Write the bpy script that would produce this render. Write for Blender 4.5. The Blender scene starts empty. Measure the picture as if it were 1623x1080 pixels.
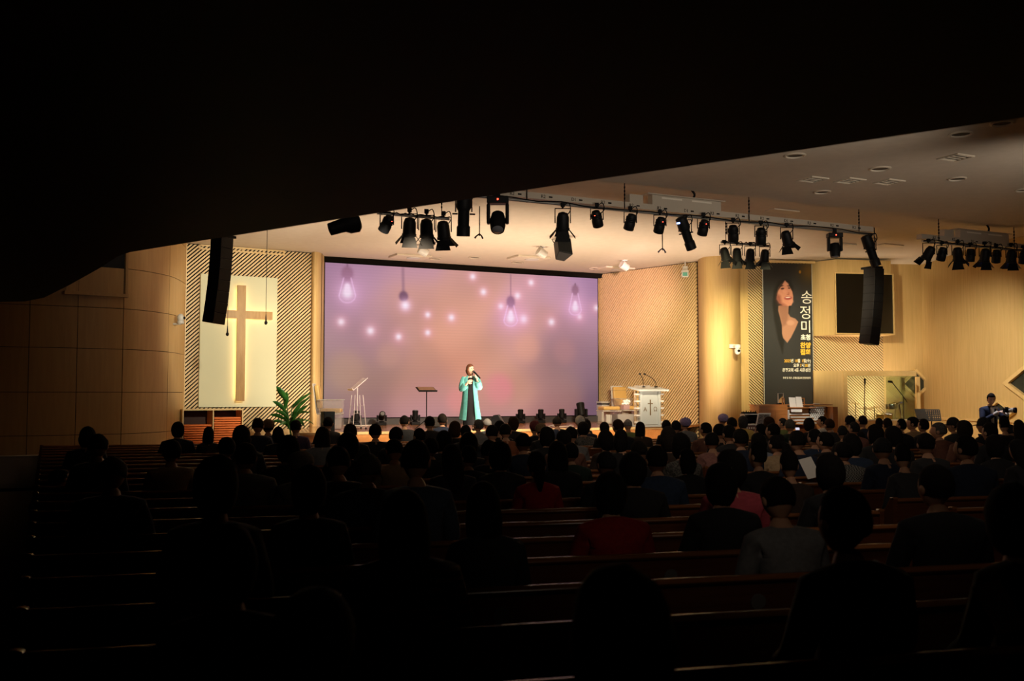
import bpy, math, random
import numpy as np
from mathutils import Matrix, Vector
random.seed(7)
R = math.radians
# ---------------------------------------------------------------- camera, world, light, exposure
F, CX, CY, H = 1578.0, 811.5, 540.0, 1.9
PITCH = math.atan(85 / F)
SC = bpy.context.scene
COL = SC.collection
cam_d = bpy.data.cameras.new('camera'); cam = bpy.data.objects.new('camera', cam_d); COL.objects.link(cam)
cam_d.sensor_width = 36; cam_d.lens = 36 * F / 1623; cam_d.clip_start = .05; cam_d.clip_end = 200
cam.location = (0, 0, H); cam.rotation_euler = (R(90) + PITCH, 0, 0)
cam_d.dof.use_dof = True; cam_d.dof.focus_distance = 22.0; cam_d.dof.aperture_fstop = 3.2
SC.camera = cam
w = bpy.data.worlds.new('world'); SC.world = w; w.use_nodes = True
w.node_tree.nodes['Background'].inputs[0].default_value = (0, 0, 0, 1)
SC.view_settings.view_transform = 'Standard'; SC.view_settings.look = 'None'
SC.view_settings.exposure = 0; SC.view_settings.gamma = 1; SC.view_settings.use_curve_mapping = False
try:
    SC.cycles.use_denoising = True
    SC.cycles.max_bounces = 8; SC.cycles.diffuse_bounces = 3; SC.cycles.glossy_bounces = 3
    SC.cycles.transparent_max_bounces = 12; SC.cycles.caustics_reflective = False; SC.cycles.caustics_refractive = False
    SC.cycles.sample_clamp_indirect = 4
except Exception: pass
PSI = R(26.4); CP, SP = math.cos(PSI), math.sin(PSI)

def ray(px, py):
    x, y = (px - CX) / F, (CY - py) / F
    return Vector((x, math.cos(PITCH) - y * math.sin(PITCH), math.sin(PITCH) + y * math.cos(PITCH)))
def P(px, py, d):                       # point seen at a pixel, d metres ahead
    r = ray(px, py); k = d / r.y
    return Vector((r.x * k, d, H + r.z * k))
def PZ(px, py, z):                      # point seen at a pixel on the level z
    r = ray(px, py); k = (z - H) / r.z
    return Vector((r.x * k, r.y * k, z))
def PV(px, py, v):                      # point seen at a pixel on a plane parallel to the screen
    r = ray(px, py); k = v / (-r.x * SP + r.y * CP)
    return Vector((r.x * k, r.y * k, H + r.z * k))
def plan(px, d): p = P(px, 625, d); return (p.x, p.y)
def hall(u, v, z=0): return Vector((u * CP - v * SP, u * SP + v * CP, z))
def uv(p): return (p.x * CP + p.y * SP, -p.x * SP + p.y * CP)
FL = Matrix.Scale(-1, 4, (0, 1, 0))       # flips y, so that +y can be written for 'out of the wall'
class Wall:                             # vertical plane through two plan points; a runs along, b up, n out of the wall towards the room
    def __init__(s, p, q):
        s.p = Vector((p[0], p[1], 0)); s.q = Vector((q[0], q[1], 0)); s.L = (s.q - s.p).length
        s.t = (s.q - s.p).normalized(); s.n = Vector((s.t.y, -s.t.x, 0))
        s.M = Matrix(((s.t.x, -s.n.x, 0, s.p.x), (s.t.y, -s.n.y, 0, s.p.y), (0, 0, 1, 0), (0, 0, 0, 1)))
        # local frame: x along the wall, y into the wall, z up
    def hit(s, px, py):
        r = ray(px, py); o = Vector((0, 0, H)); k = (s.p - o).dot(s.n) / r.dot(s.n); w_ = o + r * k
        return (w_ - s.p).dot(s.t), w_.z

def spot(name, loc, to, power, col, size, blend=.6, rad=.15):
    l = bpy.data.lights.new(name, 'SPOT'); l.energy = power; l.color = col; l.spot_size = R(size); l.spot_blend = blend
    l.shadow_soft_size = rad
    o = bpy.data.objects.new(name, l); COL.objects.link(o); o.location = loc
    o.rotation_euler = (Vector(to) - Vector(loc)).to_track_quat('-Z', 'Y').to_euler(); return o
def area(name, loc, to, power, col, sx, sy):
    l = bpy.data.lights.new(name, 'AREA'); l.energy = power; l.color = col; l.shape = 'RECTANGLE'; l.size = sx; l.size_y = sy
    o = bpy.data.objects.new(name, l); COL.objects.link(o); o.location = loc
    o.rotation_euler = (Vector(to) - Vector(loc)).to_track_quat('-Z', 'Y').to_euler(); return o
WARM = (1, .78, .52); YEL = (1, .84, .42); PINK = (1, .62, .55)
VT, ZT = 15.45, 5.3                     # the lighting bar
def tb(px): return PV(px, 340, VT).xy
def onbar(px, z=ZT - .35): x, y = tb(px); return (x, y, z)
WARM = (1, .80, .55)
def sl(px, to, pw, col, size, blend=.7, z=4.7): 
    x, y = PV(px, 340, VT + .45).xy; return spot('stage_light', (x, y, z), to, pw, col, size, blend, .12)
sl(655, P(388, 530, 25.2), 2600, (1, .89, .66), 38, .7)
sl(715, P(500, 540, 26.0), 2300, (1, .78, .50), 30, .9)
sl(1150, P(1145, 490, 27.0), 1000, (1, .87, .42), 30, 1)
sl(1075, P(990, 470, 29.5), 5600, PINK, 22, .95)
sl(1100, P(1050, 590, 28.0), 2600, (1, .78, .48), 36, 1)
sl(1230, P(1215, 560, 28.0), 2600, (1, .86, .44), 34, 1)
sl(1300, P(1350, 540, 28.0), 1700, (1, .83, .50), 46, 1)
sl(1420, P(1560, 600, 26.0), 1350, (1, .86, .60), 58, 1)
sl(880, P(745, 630, 24.5), 750, (1, .90, .78), 18, .7)
sl(960, P(680, 690, 24.0), 3000, WARM, 52, .9)
sl(1020, P(960, 690, 25.5), 2100, WARM, 46, .9)
sl(1200, P(1262, 652, 24.6), 1000, (1, .90, .74), 13, .8)
sl(800, P(535, 655, 26.5), 1300, (1, .85, .68), 14, .8)
# unseen spots added behind the front pews to brighten the stage ceiling
for u_, pw in ((7.0, 650), (10.2, 950), (13.2, 560), (16, 500), (21.5, 460)):
    a_ = hall(u_, 20.2, .7); b_ = hall(u_, 21.9, 5.6); spot('added_ceiling_fill', a_, b_, pw * 1.3, (1, .77, .54), 112, 1, .5)
# spots added on the balcony side to lift the bar and the lower ceiling
for u_ in (6, 10, 14):
    a_ = hall(u_, 7.0, 3.7); b_ = hall(u_ + 1.5, 15.4, 5.5); spot('added_fill_spot', a_, b_, 420, (1, .86, .70), 70, 1, .3)
for a_, b_, pw in (((1.5, 9.0, 4.2), (3.5, 17, .8), 150), ((5.5, 7.5, 4.2), (8, 15, .8), 90), ((-1.5, 10.0, 4.2), (-3, 17, .8), 25), ((2.5, 5.6, 3.9), (3.2, 9, .5), 60), ((1.2, 3.4, 3.2), (1.6, 8.5, .9), 26)):
    spot('added_fill_spot', a_, b_, pw, (1, .80, .62), 85, 1, .4)  # dim fill added over the audience rows, no real lamps there
x, y = PV(1540, 340, VT + .5).xy; spot('stage_light', (x, y, 4.7), P(1565, 640, 23), 550, (.95, .92, 1), 34, .9, .12)
# ---------------------------------------------------------------- materials
MATS = {}
def mat(name, col, rough=.6, metal=0, emit=None, es=1.0, spec=.5, coat=0, trans=0, alpha=1, sheen=0):
    if name in MATS: return MATS[name]
    m = bpy.data.materials.new(name); m.use_nodes = True; b = m.node_tree.nodes['Principled BSDF']
    b.inputs['Base Color'].default_value = (*col, 1); b.inputs['Roughness'].default_value = rough
    b.inputs['Metallic'].default_value = metal; b.inputs['Specular IOR Level'].default_value = spec
    b.inputs['Coat Weight'].default_value = coat; b.inputs['Transmission Weight'].default_value = trans
    b.inputs['Alpha'].default_value = alpha
    if emit: b.inputs['Emission Color'].default_value = (*emit, 1); b.inputs['Emission Strength'].default_value = es
    MATS[name] = m; return m
def wood(name, c1, c2, rough=.45, sc=(14, 14, .7), coat=0, bump=.08, spec=.5):
    m = mat(name, c1, rough, coat=coat, spec=spec); nt = m.node_tree; b = nt.nodes['Principled BSDF']
    tc = nt.nodes.new('ShaderNodeTexCoord'); mp = nt.nodes.new('ShaderNodeMapping'); mp.inputs['Scale'].default_value = sc
    n = nt.nodes.new('ShaderNodeTexNoise'); n.inputs['Scale'].default_value = 2.2; n.inputs['Detail'].default_value = 5; n.inputs['Distortion'].default_value = .6
    cr = nt.nodes.new('ShaderNodeValToRGB'); cr.color_ramp.elements[0].position = .3; cr.color_ramp.elements[1].position = .7
    cr.color_ramp.elements[0].color = (*c1, 1); cr.color_ramp.elements[1].color = (*c2, 1)
    bp = nt.nodes.new('ShaderNodeBump'); bp.inputs['Strength'].default_value = bump; bp.inputs['Distance'].default_value = .01
    nt.links.new(tc.outputs['Object'], mp.inputs[0]); nt.links.new(mp.outputs[0], n.inputs['Vector'])
    nt.links.new(n.outputs[0], cr.inputs[0]); nt.links.new(cr.outputs[0], b.inputs['Base Color'])
    nt.links.new(n.outputs[0], bp.inputs['Height']); nt.links.new(bp.outputs[0], b.inputs['Normal'])
    return m
def noisy(name, c1, c2, scale, rough=.8, bump=.1, dist=.01, spec=.3, detail=4):
    m = mat(name, c1, rough, spec=spec); nt = m.node_tree; b = nt.nodes['Principled BSDF']
    tc = nt.nodes.new('ShaderNodeTexCoord')
    n = nt.nodes.new('ShaderNodeTexNoise'); n.inputs['Scale'].default_value = scale; n.inputs['Detail'].default_value = detail
    cr = nt.nodes.new('ShaderNodeValToRGB'); cr.color_ramp.elements[0].position = .35; cr.color_ramp.elements[1].position = .65
    cr.color_ramp.elements[0].color = (*c1, 1); cr.color_ramp.elements[1].color = (*c2, 1)
    bp = nt.nodes.new('ShaderNodeBump'); bp.inputs['Strength'].default_value = bump; bp.inputs['Distance'].default_value = dist
    nt.links.new(tc.outputs['Object'], n.inputs['Vector']); nt.links.new(n.outputs[0], cr.inputs[0])
    nt.links.new(cr.outputs[0], b.inputs['Base Color']); nt.links.new(n.outputs[0], bp.inputs['Height']); nt.links.new(bp.outputs[0], b.inputs['Normal'])
    return m
def pattern(name, kind, c1, c2, scale, rough=.85):
    m = mat(name, c1, rough, spec=.2); nt = m.node_tree; b = nt.nodes['Principled BSDF']
    tc = nt.nodes.new('ShaderNodeTexCoord')
    if kind == 'stripe':
        t = nt.nodes.new('ShaderNodeTexWave'); t.bands_direction = 'Z'; t.inputs['Scale'].default_value = scale; t.inputs['Distortion'].default_value = .6
        t.inputs['Detail'].default_value = 0; t.inputs['Detail Scale'].default_value = .3
        cr = nt.nodes.new('ShaderNodeValToRGB'); cr.color_ramp.interpolation = 'CONSTANT'; cr.color_ramp.elements[0].color = (*c1, 1)
        cr.color_ramp.elements[1].position = .6; cr.color_ramp.elements[1].color = (*c2, 1)
        nt.links.new(tc.outputs['Object'], t.inputs[0]); nt.links.new(t.outputs[0], cr.inputs[0]); nt.links.new(cr.outputs[0], b.inputs['Base Color'])
    else:
        t = nt.nodes.new('ShaderNodeTexChecker'); t.inputs['Scale'].default_value = scale
        t.inputs['Color1'].default_value = (*c1, 1); t.inputs['Color2'].default_value = (*c2, 1)
        nt.links.new(tc.outputs['Object'], t.inputs[0]); nt.links.new(t.outputs[0], b.inputs['Base Color'])
    return m
W_LIGHT = wood('oak_veneer', (.56, .385, .165), (.64, .45, .21), .55, (9, 9, .5), spec=.25)
W_PANEL = wood('oak_wall_panel', (.50, .31, .13), (.57, .365, .16), .45, (6, 6, .5))
W_SLAT = wood('oak_slat', (.68, .50, .26), (.74, .56, .31), .5, (9, 9, 9))
W_STAGE = wood('stage_wood', (.36, .15, .05), (.46, .21, .08), .22, (.8, 9, 1), coat=.3)
W_STEP = wood('step_wood', (.62, .27, .08), (.70, .33, .11), .35, (.8, 9, 6))
W_PEW = wood('pew_wood', (.085, .026, .010), (.125, .040, .015), .30, (.9, 14, 14), coat=0, bump=.05, spec=.35)
W_RAIL = wood('pew_rail_wood', (.15, .055, .018), (.21, .08, .028), .20, (.9, 14, 14), bump=.04)
W_ORGAN = wood('organ_wood', (.32, .115, .025), (.42, .16, .04), .32, (1, 9, 9))
W_TRIM = wood('oak_trim', (.66, .46, .20), (.72, .52, .25), .4, (5, 5, 5))
BLACK = mat('black_metal', (.007, .007, .008), .6, spec=.1); BLK2 = mat('black_plastic', (.009, .009, .010), .5, spec=.15)
VOID = mat('black_felt', (.006, .005, .004), .95, spec=.1); GREY = mat('grey_metal', (.35, .34, .32), .4, .6)
STEEL = mat('chrome', (.8, .8, .82), .15, 1); WHITE = mat('white_plastic', (.60, .59, .56), .4)
CREAM = mat('cream_paint', (.62, .62, .44), .7); PAPER = mat('paper', (.8, .78, .72), .8)
CEIL = noisy('ceiling_plaster', (.60, .53, .44), (.63, .56, .47), 6, .9, .03)
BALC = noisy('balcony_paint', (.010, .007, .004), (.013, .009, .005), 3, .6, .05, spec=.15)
CARPET = noisy('carpet', (.075, .060, .048), (.11, .09, .07), 90, .95, .3)
def glass(name, tint=(.93, .97, .96), rough=.02, a=.16):
    m = bpy.data.materials.new(name); m.use_nodes = True; nt = m.node_tree; nt.nodes.clear()
    o = nt.nodes.new('ShaderNodeOutputMaterial'); tr = nt.nodes.new('ShaderNodeBsdfTransparent'); tr.inputs[0].default_value = (*tint, 1)
    gl = nt.nodes.new('ShaderNodeBsdfGlossy'); gl.inputs['Roughness'].default_value = rough
    lw = nt.nodes.new('ShaderNodeLayerWeight'); lw.inputs[0].default_value = .5
    fr = nt.nodes.new('ShaderNodeMath'); fr.operation = 'POWER'; fr.inputs[1].default_value = 4; nt.links.new(lw.outputs['Facing'], fr.inputs[0])
    ad = nt.nodes.new('ShaderNodeMath'); ad.operation = 'MULTIPLY_ADD'; ad.inputs[1].default_value = .6; ad.inputs[2].default_value = .03 + a * .1
    mx = nt.nodes.new('ShaderNodeMixShader')
    nt.links.new(fr.outputs[0], ad.inputs[0]); nt.links.new(ad.outputs[0], mx.inputs[0]); nt.links.new(tr.outputs[0], mx.inputs[1]); nt.links.new(gl.outputs[0], mx.inputs[2])
    nt.links.new(mx.outputs[0], o.inputs[0]); return m
GLASS = glass('booth_glass', (.80, .86, .80)); ACRYL = glass('clear_acrylic', (.90, .90, .90), .08, .5)
FROST = mat('frosted_acrylic', (.50, .55, .56), .35, trans=.2); YCUSH = mat('yellow_leather', (.66, .43, .14), .45)
ORANGE = mat('orange_fabric', (.85, .21, .045), .7)
def milky(name, col, k):
    m = bpy.data.materials.new(name); m.use_nodes = True; nt = m.node_tree; b = nt.nodes['Principled BSDF']; b.inputs['Base Color'].default_value = (*col, 1); b.inputs['Roughness'].default_value = .15
    o = nt.nodes['Material Output']; tr = nt.nodes.new('ShaderNodeBsdfTransparent'); mx = nt.nodes.new('ShaderNodeMixShader'); mx.inputs[0].default_value = k
    nt.links.new(tr.outputs[0], mx.inputs[1]); nt.links.new(b.outputs[0], mx.inputs[2]); nt.links.new(mx.outputs[0], o.inputs[0]); return m
MILK = milky('milky_acrylic', (.62, .58, .58), .2); AEDGE = milky('bright_acrylic_edge', (.85, .78, .80), .55)
def vcol(name, emit):
    m = bpy.data.materials.new(name); m.use_nodes = True; nt = m.node_tree; b = nt.nodes['Principled BSDF']
    a = nt.nodes.new('ShaderNodeVertexColor'); a.layer_name = 'print'
    if emit:
        b.inputs['Base Color'].default_value = (.02, .02, .02, 1); b.inputs['Roughness'].default_value = .6
        nt.links.new(a.outputs[0], b.inputs['Emission Color']); b.inputs['Emission Strength'].default_value = 1
    else: nt.links.new(a.outputs[0], b.inputs['Base Color']); b.inputs['Roughness'].default_value = .55
    return m
# ---------------------------------------------------------------- mesh helpers
class MB:
    def __init__(s, M=None): s.v = []; s.f = []; s.M = M or Matrix()
    def add(s, vs, fs, M=None):
        n = len(s.v); T = s.M @ M if M else s.M
        s.v += [tuple(T @ Vector(p)) for p in vs]; s.f += [tuple(i + n for i in f) for f in fs]; return s
    def box(s, c, d, M=None):
        x, y, z = d[0] / 2, d[1] / 2, d[2] / 2
        vs = [(c[0] + i * x, c[1] + j * y, c[2] + k * z) for k in (-1, 1) for j in (-1, 1) for i in (-1, 1)]
        return s.add(vs, [(0, 2, 3, 1), (4, 5, 7, 6), (0, 1, 5, 4), (2, 6, 7, 3), (0, 4, 6, 2), (1, 3, 7, 5)], M)
    def bx(s, x0, x1, y0, y1, z0, z1, M=None): return s.box(((x0 + x1) / 2, (y0 + y1) / 2, (z0 + z1) / 2), (abs(x1 - x0), abs(y1 - y0), abs(z1 - z0)), M)
    def prism(s, poly, z0, z1, M=None):          # polygon in xy, extruded in z
        n = len(poly); vs = [(x, y, z0) for x, y in poly] + [(x, y, z1) for x, y in poly]
        return s.add(vs, [tuple(range(n))[::-1], tuple(range(n, 2 * n))] + [(i, (i + 1) % n, n + (i + 1) % n, n + i) for i in range(n)], M)
    def face_prism(s, poly, y0, y1, M=None):     # polygon in xz, extruded in y
        n = len(poly); vs = [(x, y0, z) for x, z in poly] + [(x, y1, z) for x, z in poly]
        return s.add(vs, [tuple(range(n)), tuple(range(n, 2 * n))[::-1]] + [(i, n + i, n + (i + 1) % n, (i + 1) % n) for i in range(n)], M)
    def tube(s, pts, r, n=8, M=None):
        pts = [Vector(p) for p in pts]; k = len(pts); rs = r if isinstance(r, (list, tuple)) else [r] * k; vs = []; fs = []
        up = Vector((0, 0, 1)); d0 = (pts[1] - pts[0]).normalized()
        if abs(d0.z) > .9: up = Vector((1, 0, 0))
        a = d0.cross(up).normalized()
        for i, p in enumerate(pts):
            d = ((pts[min(i + 1, k - 1)] - pts[max(i - 1, 0)])).normalized()
            a = (a - d * a.dot(d)).normalized(); b = d.cross(a)
            rr = rs[i] if isinstance(rs[i], (tuple, list)) else (rs[i], rs[i])
            for j in range(n):
                t = 2 * math.pi * j / n; vs.append(p + a * math.cos(t) * rr[0] + b * math.sin(t) * rr[1])
        for i in range(k - 1):
            for j in range(n): fs.append((i * n + j, i * n + (j + 1) % n, (i + 1) * n + (j + 1) % n, (i + 1) * n + j))
        fs.append(tuple(range(n))[::-1]); fs.append(tuple(range((k - 1) * n, k * n)))
        return s.add(vs, fs, M)
    def lathe(s, prof, n=16, M=None):            # (r, z) profile round the z axis
        vs = [(r * math.cos(2 * math.pi * j / n), r * math.sin(2 * math.pi * j / n), z) for r, z in prof for j in range(n)]; k = len(prof)
        fs = [(i * n + j, i * n + (j + 1) % n, (i + 1) * n + (j + 1) % n, (i + 1) * n + j) for i in range(k - 1) for j in range(n)]
        fs.append(tuple(range(n))[::-1]); fs.append(tuple(range((k - 1) * n, k * n))); return s.add(vs, fs, M)
    def ell(s, c, r, nu=14, nv=9, fn=None, M=None):
        vs = []; fs = []
        for i in range(nv + 1):
            ph = math.pi * i / nv
            for j in range(nu):
                t = 2 * math.pi * j / nu; n_ = Vector((math.sin(ph) * math.cos(t), math.sin(ph) * math.sin(t), math.cos(ph)))
                p = Vector((n_.x * r[0], n_.y * r[1], n_.z * r[2]))
                if fn: p = fn(n_, p)
                vs.append((c[0] + p.x, c[1] + p.y, c[2] + p.z))
        for i in range(nv):
            for j in range(nu): fs.append((i * nu + j, (i + 1) * nu + j, (i + 1) * nu + (j + 1) % nu, i * nu + (j + 1) % nu))
        return s.add(vs, fs, M)
    def mesh(s, name, m, smooth=False, ang=40):
        me = bpy.data.meshes.new(name); me.from_pydata(s.v, [], s.f); me.update()
        import bmesh as _b
        b = _b.new(); b.from_mesh(me); _b.ops.remove_doubles(b, verts=b.verts, dist=1e-5); _b.ops.recalc_face_normals(b, faces=b.faces); b.to_mesh(me); b.free()
        if m: me.materials.append(m)
        if smooth:
            me.polygons.foreach_set('use_smooth', [True] * len(me.polygons)); me.set_sharp_from_angle(angle=R(ang))
        return me
    def build(s, name, m, parent=None, smooth=False, bevel=0, ang=40):
        o = bpy.data.objects.new(name, s.mesh(name, m, smooth, ang)); COL.objects.link(o)
        if parent: o.parent = parent
        if bevel:
            b = o.modifiers.new('bevel', 'BEVEL'); b.width = bevel; b.segments = 2; b.limit_method = 'ANGLE'
        return o
def thing(name, label, cat, loc=(0, 0, 0), rz=0, group=None, rot=None):
    o = bpy.data.objects.new(name, None); COL.objects.link(o); o.empty_display_size = .1; o.location = loc
    o.rotation_euler = rot if rot else (0, 0, rz)
    return tag(o, label, cat, group)
def tag(o, label, cat, group=None):
    o['label'] = label; o['category'] = cat; o['kind'] = 'thing'
    if group: o['group'] = group
    return o
def struct(name, mb, m, parent=None, smooth=False, label=None, cat=None):
    o = mb.build(name, m, parent, smooth)
    if not parent:
        o['kind'] = 'structure'
        if label: o['label'] = label
    return o
def kids(o): return KID.get(o.name) or [c for c in o.children]
KID = {}
def dup(root, loc=None, rz=None, label=None, group=None):
    r = root.copy(); COL.objects.link(r)
    if loc is not None: r.location = loc
    if rz is not None: r.rotation_euler = (0, 0, rz) if not isinstance(rz, tuple) else rz
    if label: r['label'] = label
    if group: r['group'] = group
    for ch in root.children:
        c = ch.copy(); COL.objects.link(c); c.parent = r
        for g in ch.children: d = g.copy(); COL.objects.link(d); d.parent = c
    return r
def share(name, me, parent, M=None):
    o = bpy.data.objects.new(name, me); COL.objects.link(o); o.parent = parent
    if M: o.matrix_local = M
    return o
def clip(poly, f):                               # keep f(p) >= 0
    out = []
    for i in range(len(poly)):
        a, b = poly[i], poly[(i + 1) % len(poly)]; fa, fb = f(a), f(b)
        if fa >= 0: out.append(a)
        if (fa >= 0) != (fb >= 0): t = fa / (fa - fb); out.append((a[0] + (b[0] - a[0]) * t, a[1] + (b[1] - a[1]) * t))
    return out
def face_rot(d): return math.atan2(-d[0], d[1])
FONTSCALE = 1
def letters(txt, size, m, parent, M, align='LEFT', name='lettering', bold=0, sx=1, spacing=1):
    c = bpy.data.curves.new(name, 'FONT'); c.body = txt; c.size = size; c.align_x = align; c.extrude = .002; c.offset = bold
    c.space_character = spacing
    t = bpy.data.objects.new('tmp', c); COL.objects.link(t)
    me = bpy.data.meshes.new_from_object(t.evaluated_get(bpy.context.evaluated_depsgraph_get())); bpy.data.objects.remove(t)
    me.materials.clear(); me.materials.append(m); me.transform(Matrix.Diagonal((sx, 1, 1, 1)))
    o = bpy.data.objects.new(name, me); COL.objects.link(o); o.parent = parent; o.matrix_local = M; return o
UPRIGHT = Matrix.Rotation(R(90), 4, 'X')         # text in the xz plane, read from -y

ORD = 'first second third fourth fifth sixth seventh eighth ninth tenth eleventh twelfth thirteenth fourteenth fifteenth sixteenth seventeenth eighteenth nineteenth twentieth'.split()
def ordinal(n): return ORD[n - 1] if n <= 20 else ('twenty-' + ORD[n - 21] if n < 30 else 'thirtieth')
# ---------------------------------------------------------------- the room
ZC = 5.64
stage_z = 1.057
mb = MB(); mb.bx(-16, 24, -5, 34, -.1, 0); struct('floor', mb, CARPET, label='dark carpeted floor of the hall')
VE = 15.1
mb = MB(); mb.prism([tuple(hall(*p).xy) for p in ((-14, -14), (28, -14), (28, VE), (-14, VE))], 5.72, 5.95)
struct('ceiling', mb, CEIL, label='plain lower ceiling panel over the pews')
mb = MB(); vs = []; fs = []; nv_ = [VE - .05, 16, 17, 18, 18.8, 19.4, 20, 21, 24, 34]; zz = [5.84, 5.84, 5.84, 5.83, 5.79, 5.73, 5.68, ZC, ZC, ZC]
for v_, z_ in zip(nv_, zz): vs += [tuple(hall(-14, v_, z_)), tuple(hall(30, v_, z_)), tuple(hall(-14, v_, z_ + .1)), tuple(hall(30, v_, z_ + .1))]
for i in range(len(nv_) - 1): a = i * 4; fs += [(a, a + 1, a + 5, a + 4), (a + 2, a + 6, a + 7, a + 3)]
fs += [(0, 2, 3, 1), (len(vs) - 4, len(vs) - 3, len(vs) - 1, len(vs) - 2)]
mb.add(vs, fs); struct('ceiling', mb, CEIL, smooth=True, label='smooth stage ceiling curving down to the stage walls')
# balcony overhead
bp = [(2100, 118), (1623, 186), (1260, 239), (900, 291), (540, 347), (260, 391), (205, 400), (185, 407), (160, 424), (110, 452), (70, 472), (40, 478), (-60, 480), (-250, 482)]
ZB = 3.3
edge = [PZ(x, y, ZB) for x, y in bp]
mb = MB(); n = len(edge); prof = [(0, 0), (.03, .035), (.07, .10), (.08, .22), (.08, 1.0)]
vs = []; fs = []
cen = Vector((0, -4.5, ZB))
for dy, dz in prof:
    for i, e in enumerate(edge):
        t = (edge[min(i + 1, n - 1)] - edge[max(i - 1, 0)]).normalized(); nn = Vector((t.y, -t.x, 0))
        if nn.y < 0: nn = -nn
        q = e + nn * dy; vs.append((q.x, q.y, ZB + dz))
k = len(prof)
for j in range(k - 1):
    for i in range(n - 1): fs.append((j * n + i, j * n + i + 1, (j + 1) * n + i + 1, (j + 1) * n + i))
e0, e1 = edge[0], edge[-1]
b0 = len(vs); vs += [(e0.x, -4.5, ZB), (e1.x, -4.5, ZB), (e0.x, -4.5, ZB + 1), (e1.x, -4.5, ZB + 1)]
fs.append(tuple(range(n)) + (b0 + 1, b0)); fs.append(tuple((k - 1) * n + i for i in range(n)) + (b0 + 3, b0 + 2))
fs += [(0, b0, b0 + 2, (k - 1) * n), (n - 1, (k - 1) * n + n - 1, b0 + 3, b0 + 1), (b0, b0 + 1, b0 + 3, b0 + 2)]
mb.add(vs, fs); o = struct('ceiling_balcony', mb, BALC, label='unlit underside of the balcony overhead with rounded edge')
# outer walls
pr = [plan(1463, 28.8), plan(1623, 24.8)]; dr = ((pr[1][0] - pr[0][0]) / (pr[1][1] - pr[0][1]))
far_r = (pr[0][0] + dr * (-5 - pr[0][1]), -5)
mb = MB(); mb.prism([(-13.5, -5), far_r, (far_r[0], -5.2), (-13.5, -5.2)], 0, 6); struct('wall_back', mb, VOID)
WR = Wall(pr[0], far_r)
mb = MB(WR.M @ FL); mb.bx(0, WR.L, -.2, 0, 0, 6); wr = struct('wall_right', mb, W_LIGHT, label='tall oak veneered wall on the right of the platform')
# left wall : dark backing and oak panels along a curved path
lp = [(-330, 18.9), (-105, 19.6), (-30, 20.0), (44, 20.35), (120, 20.8), (192, 21.35), (230, 21.9), (263, 22.7), (279, 23.5), (288, 24.3), (292, 25.2)]
LPW = [Vector(plan(x, d)) for x, d in lp]
def ribbon(pts, off0, off1, z0, z1, mb):
    n = len(pts); nr = []
    for i in range(n):
        t = (pts[min(i + 1, n - 1)] - pts[max(i - 1, 0)]).normalized(); nr.append(Vector((t.y, -t.x)))
    A = [p + q * off0 for p, q in zip(pts, nr)]; B = [p + q * off1 for p, q in zip(pts, nr)]
    vs = [(p.x, p.y, z) for z in (z0, z1) for L in (A, B) for p in L]; fs = []
    for i in range(n - 1):
        a, b, c, d = i, n + i, 2 * n + i, 3 * n + i
        fs += [(a, a + 1, b + 1, b), (c, d, d + 1, c + 1), (a, c, c + 1, a + 1), (b, b + 1, d + 1, d)]
    fs += [(0, n, 3 * n, 2 * n), (n - 1, 3 * n - 1 - 0 * n, 4 * n - 1, 2 * n - 1)]
    fs[-1] = (n - 1, 3 * n - 1, 4 * n - 1, 2 * n - 1)
    mb.add(vs, fs)
mb = MB(); ribbon([Vector((-13.5, -5))] + LPW, -.25, 0, 0, 6, mb); wl = struct('wall_left', mb, VOID, label='curved oak panelled wall under the balcony')
def resample(pts, m=5):
    out = []
    for i in range(len(pts) - 1):
        for j in range(m):
            p0, p1, p2, p3 = pts[max(i - 1, 0)], pts[i], pts[i + 1], pts[min(i + 2, len(pts) - 1)]; t = j / m
            out.append(.5 * ((2 * p1) + (p2 - p0) * t + (2 * p0 - 5 * p1 + 4 * p2 - p3) * t * t + (3 * p1 - p0 - 3 * p2 + p3) * t ** 3))
    return out + [pts[-1]]
cols = [(0, 1), (1, 2), (2, 3), (3, 4), (4, 5), (5, 7), (7, 10)]
zr = [.12, 1.05, 1.94, 2.86, 3.73, 4.6, 5.5, 5.9]
fine = resample(LPW)
for a, b in cols:
    seg = fine[a * 5:b * 5 + 1]
    seg = [seg[0] + (seg[1] - seg[0]).normalized() * .006] + seg[1:-1] + [seg[-1] + (seg[-2] - seg[-1]).normalized() * .006]
    for z0, z1 in zip(zr, zr[1:]):
        if b <= 5 and a >= 4 and z0 > 3.8: continue
        m_ = MB(); ribbon(seg, .004, .034, z0 + .006, z1 - .006, m_); m_.build('panel', W_PANEL, wl, True)
m_ = MB(); ribbon(fine[:51], .004, .05, 0, .115, m_); m_.build('baseboard', VOID, wl)
# dark booth window high in the left wall
WLs = Wall(tuple(LPW[4]), tuple(LPW[5]))
a0, z0 = WLs.hit(108, 462); a1, z1 = WLs.hit(199, 392)
wn = bpy.data.objects.new('window_1', None); COL.objects.link(wn); wn['kind'] = 'structure'; wn.matrix_world = WLs.M
wn['label'] = 'unlit booth window high in the left wall'
m_ = MB(FL); m_.bx(a0 - .05, a1, .0, .02, z0, 5.9); m_.build('pane', mat('dark_glass', (.004, .004, .004), .25), wn)
m_ = MB(FL); m_.bx(a0 - .1, a1 + .04, 0, .16, z0 - .07, z0); m_.build('window_sill', W_PANEL, wn)
m_ = MB(FL); m_.bx(a1, a1 + .05, 0, .06, z0, 5.9); m_.build('window_frame', W_PANEL, wn)
m_ = MB(FL); m_.bx(.0, a0 - .05, .0, .03, z0, 5.9); m_.build('panel', W_PANEL, wn)
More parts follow.
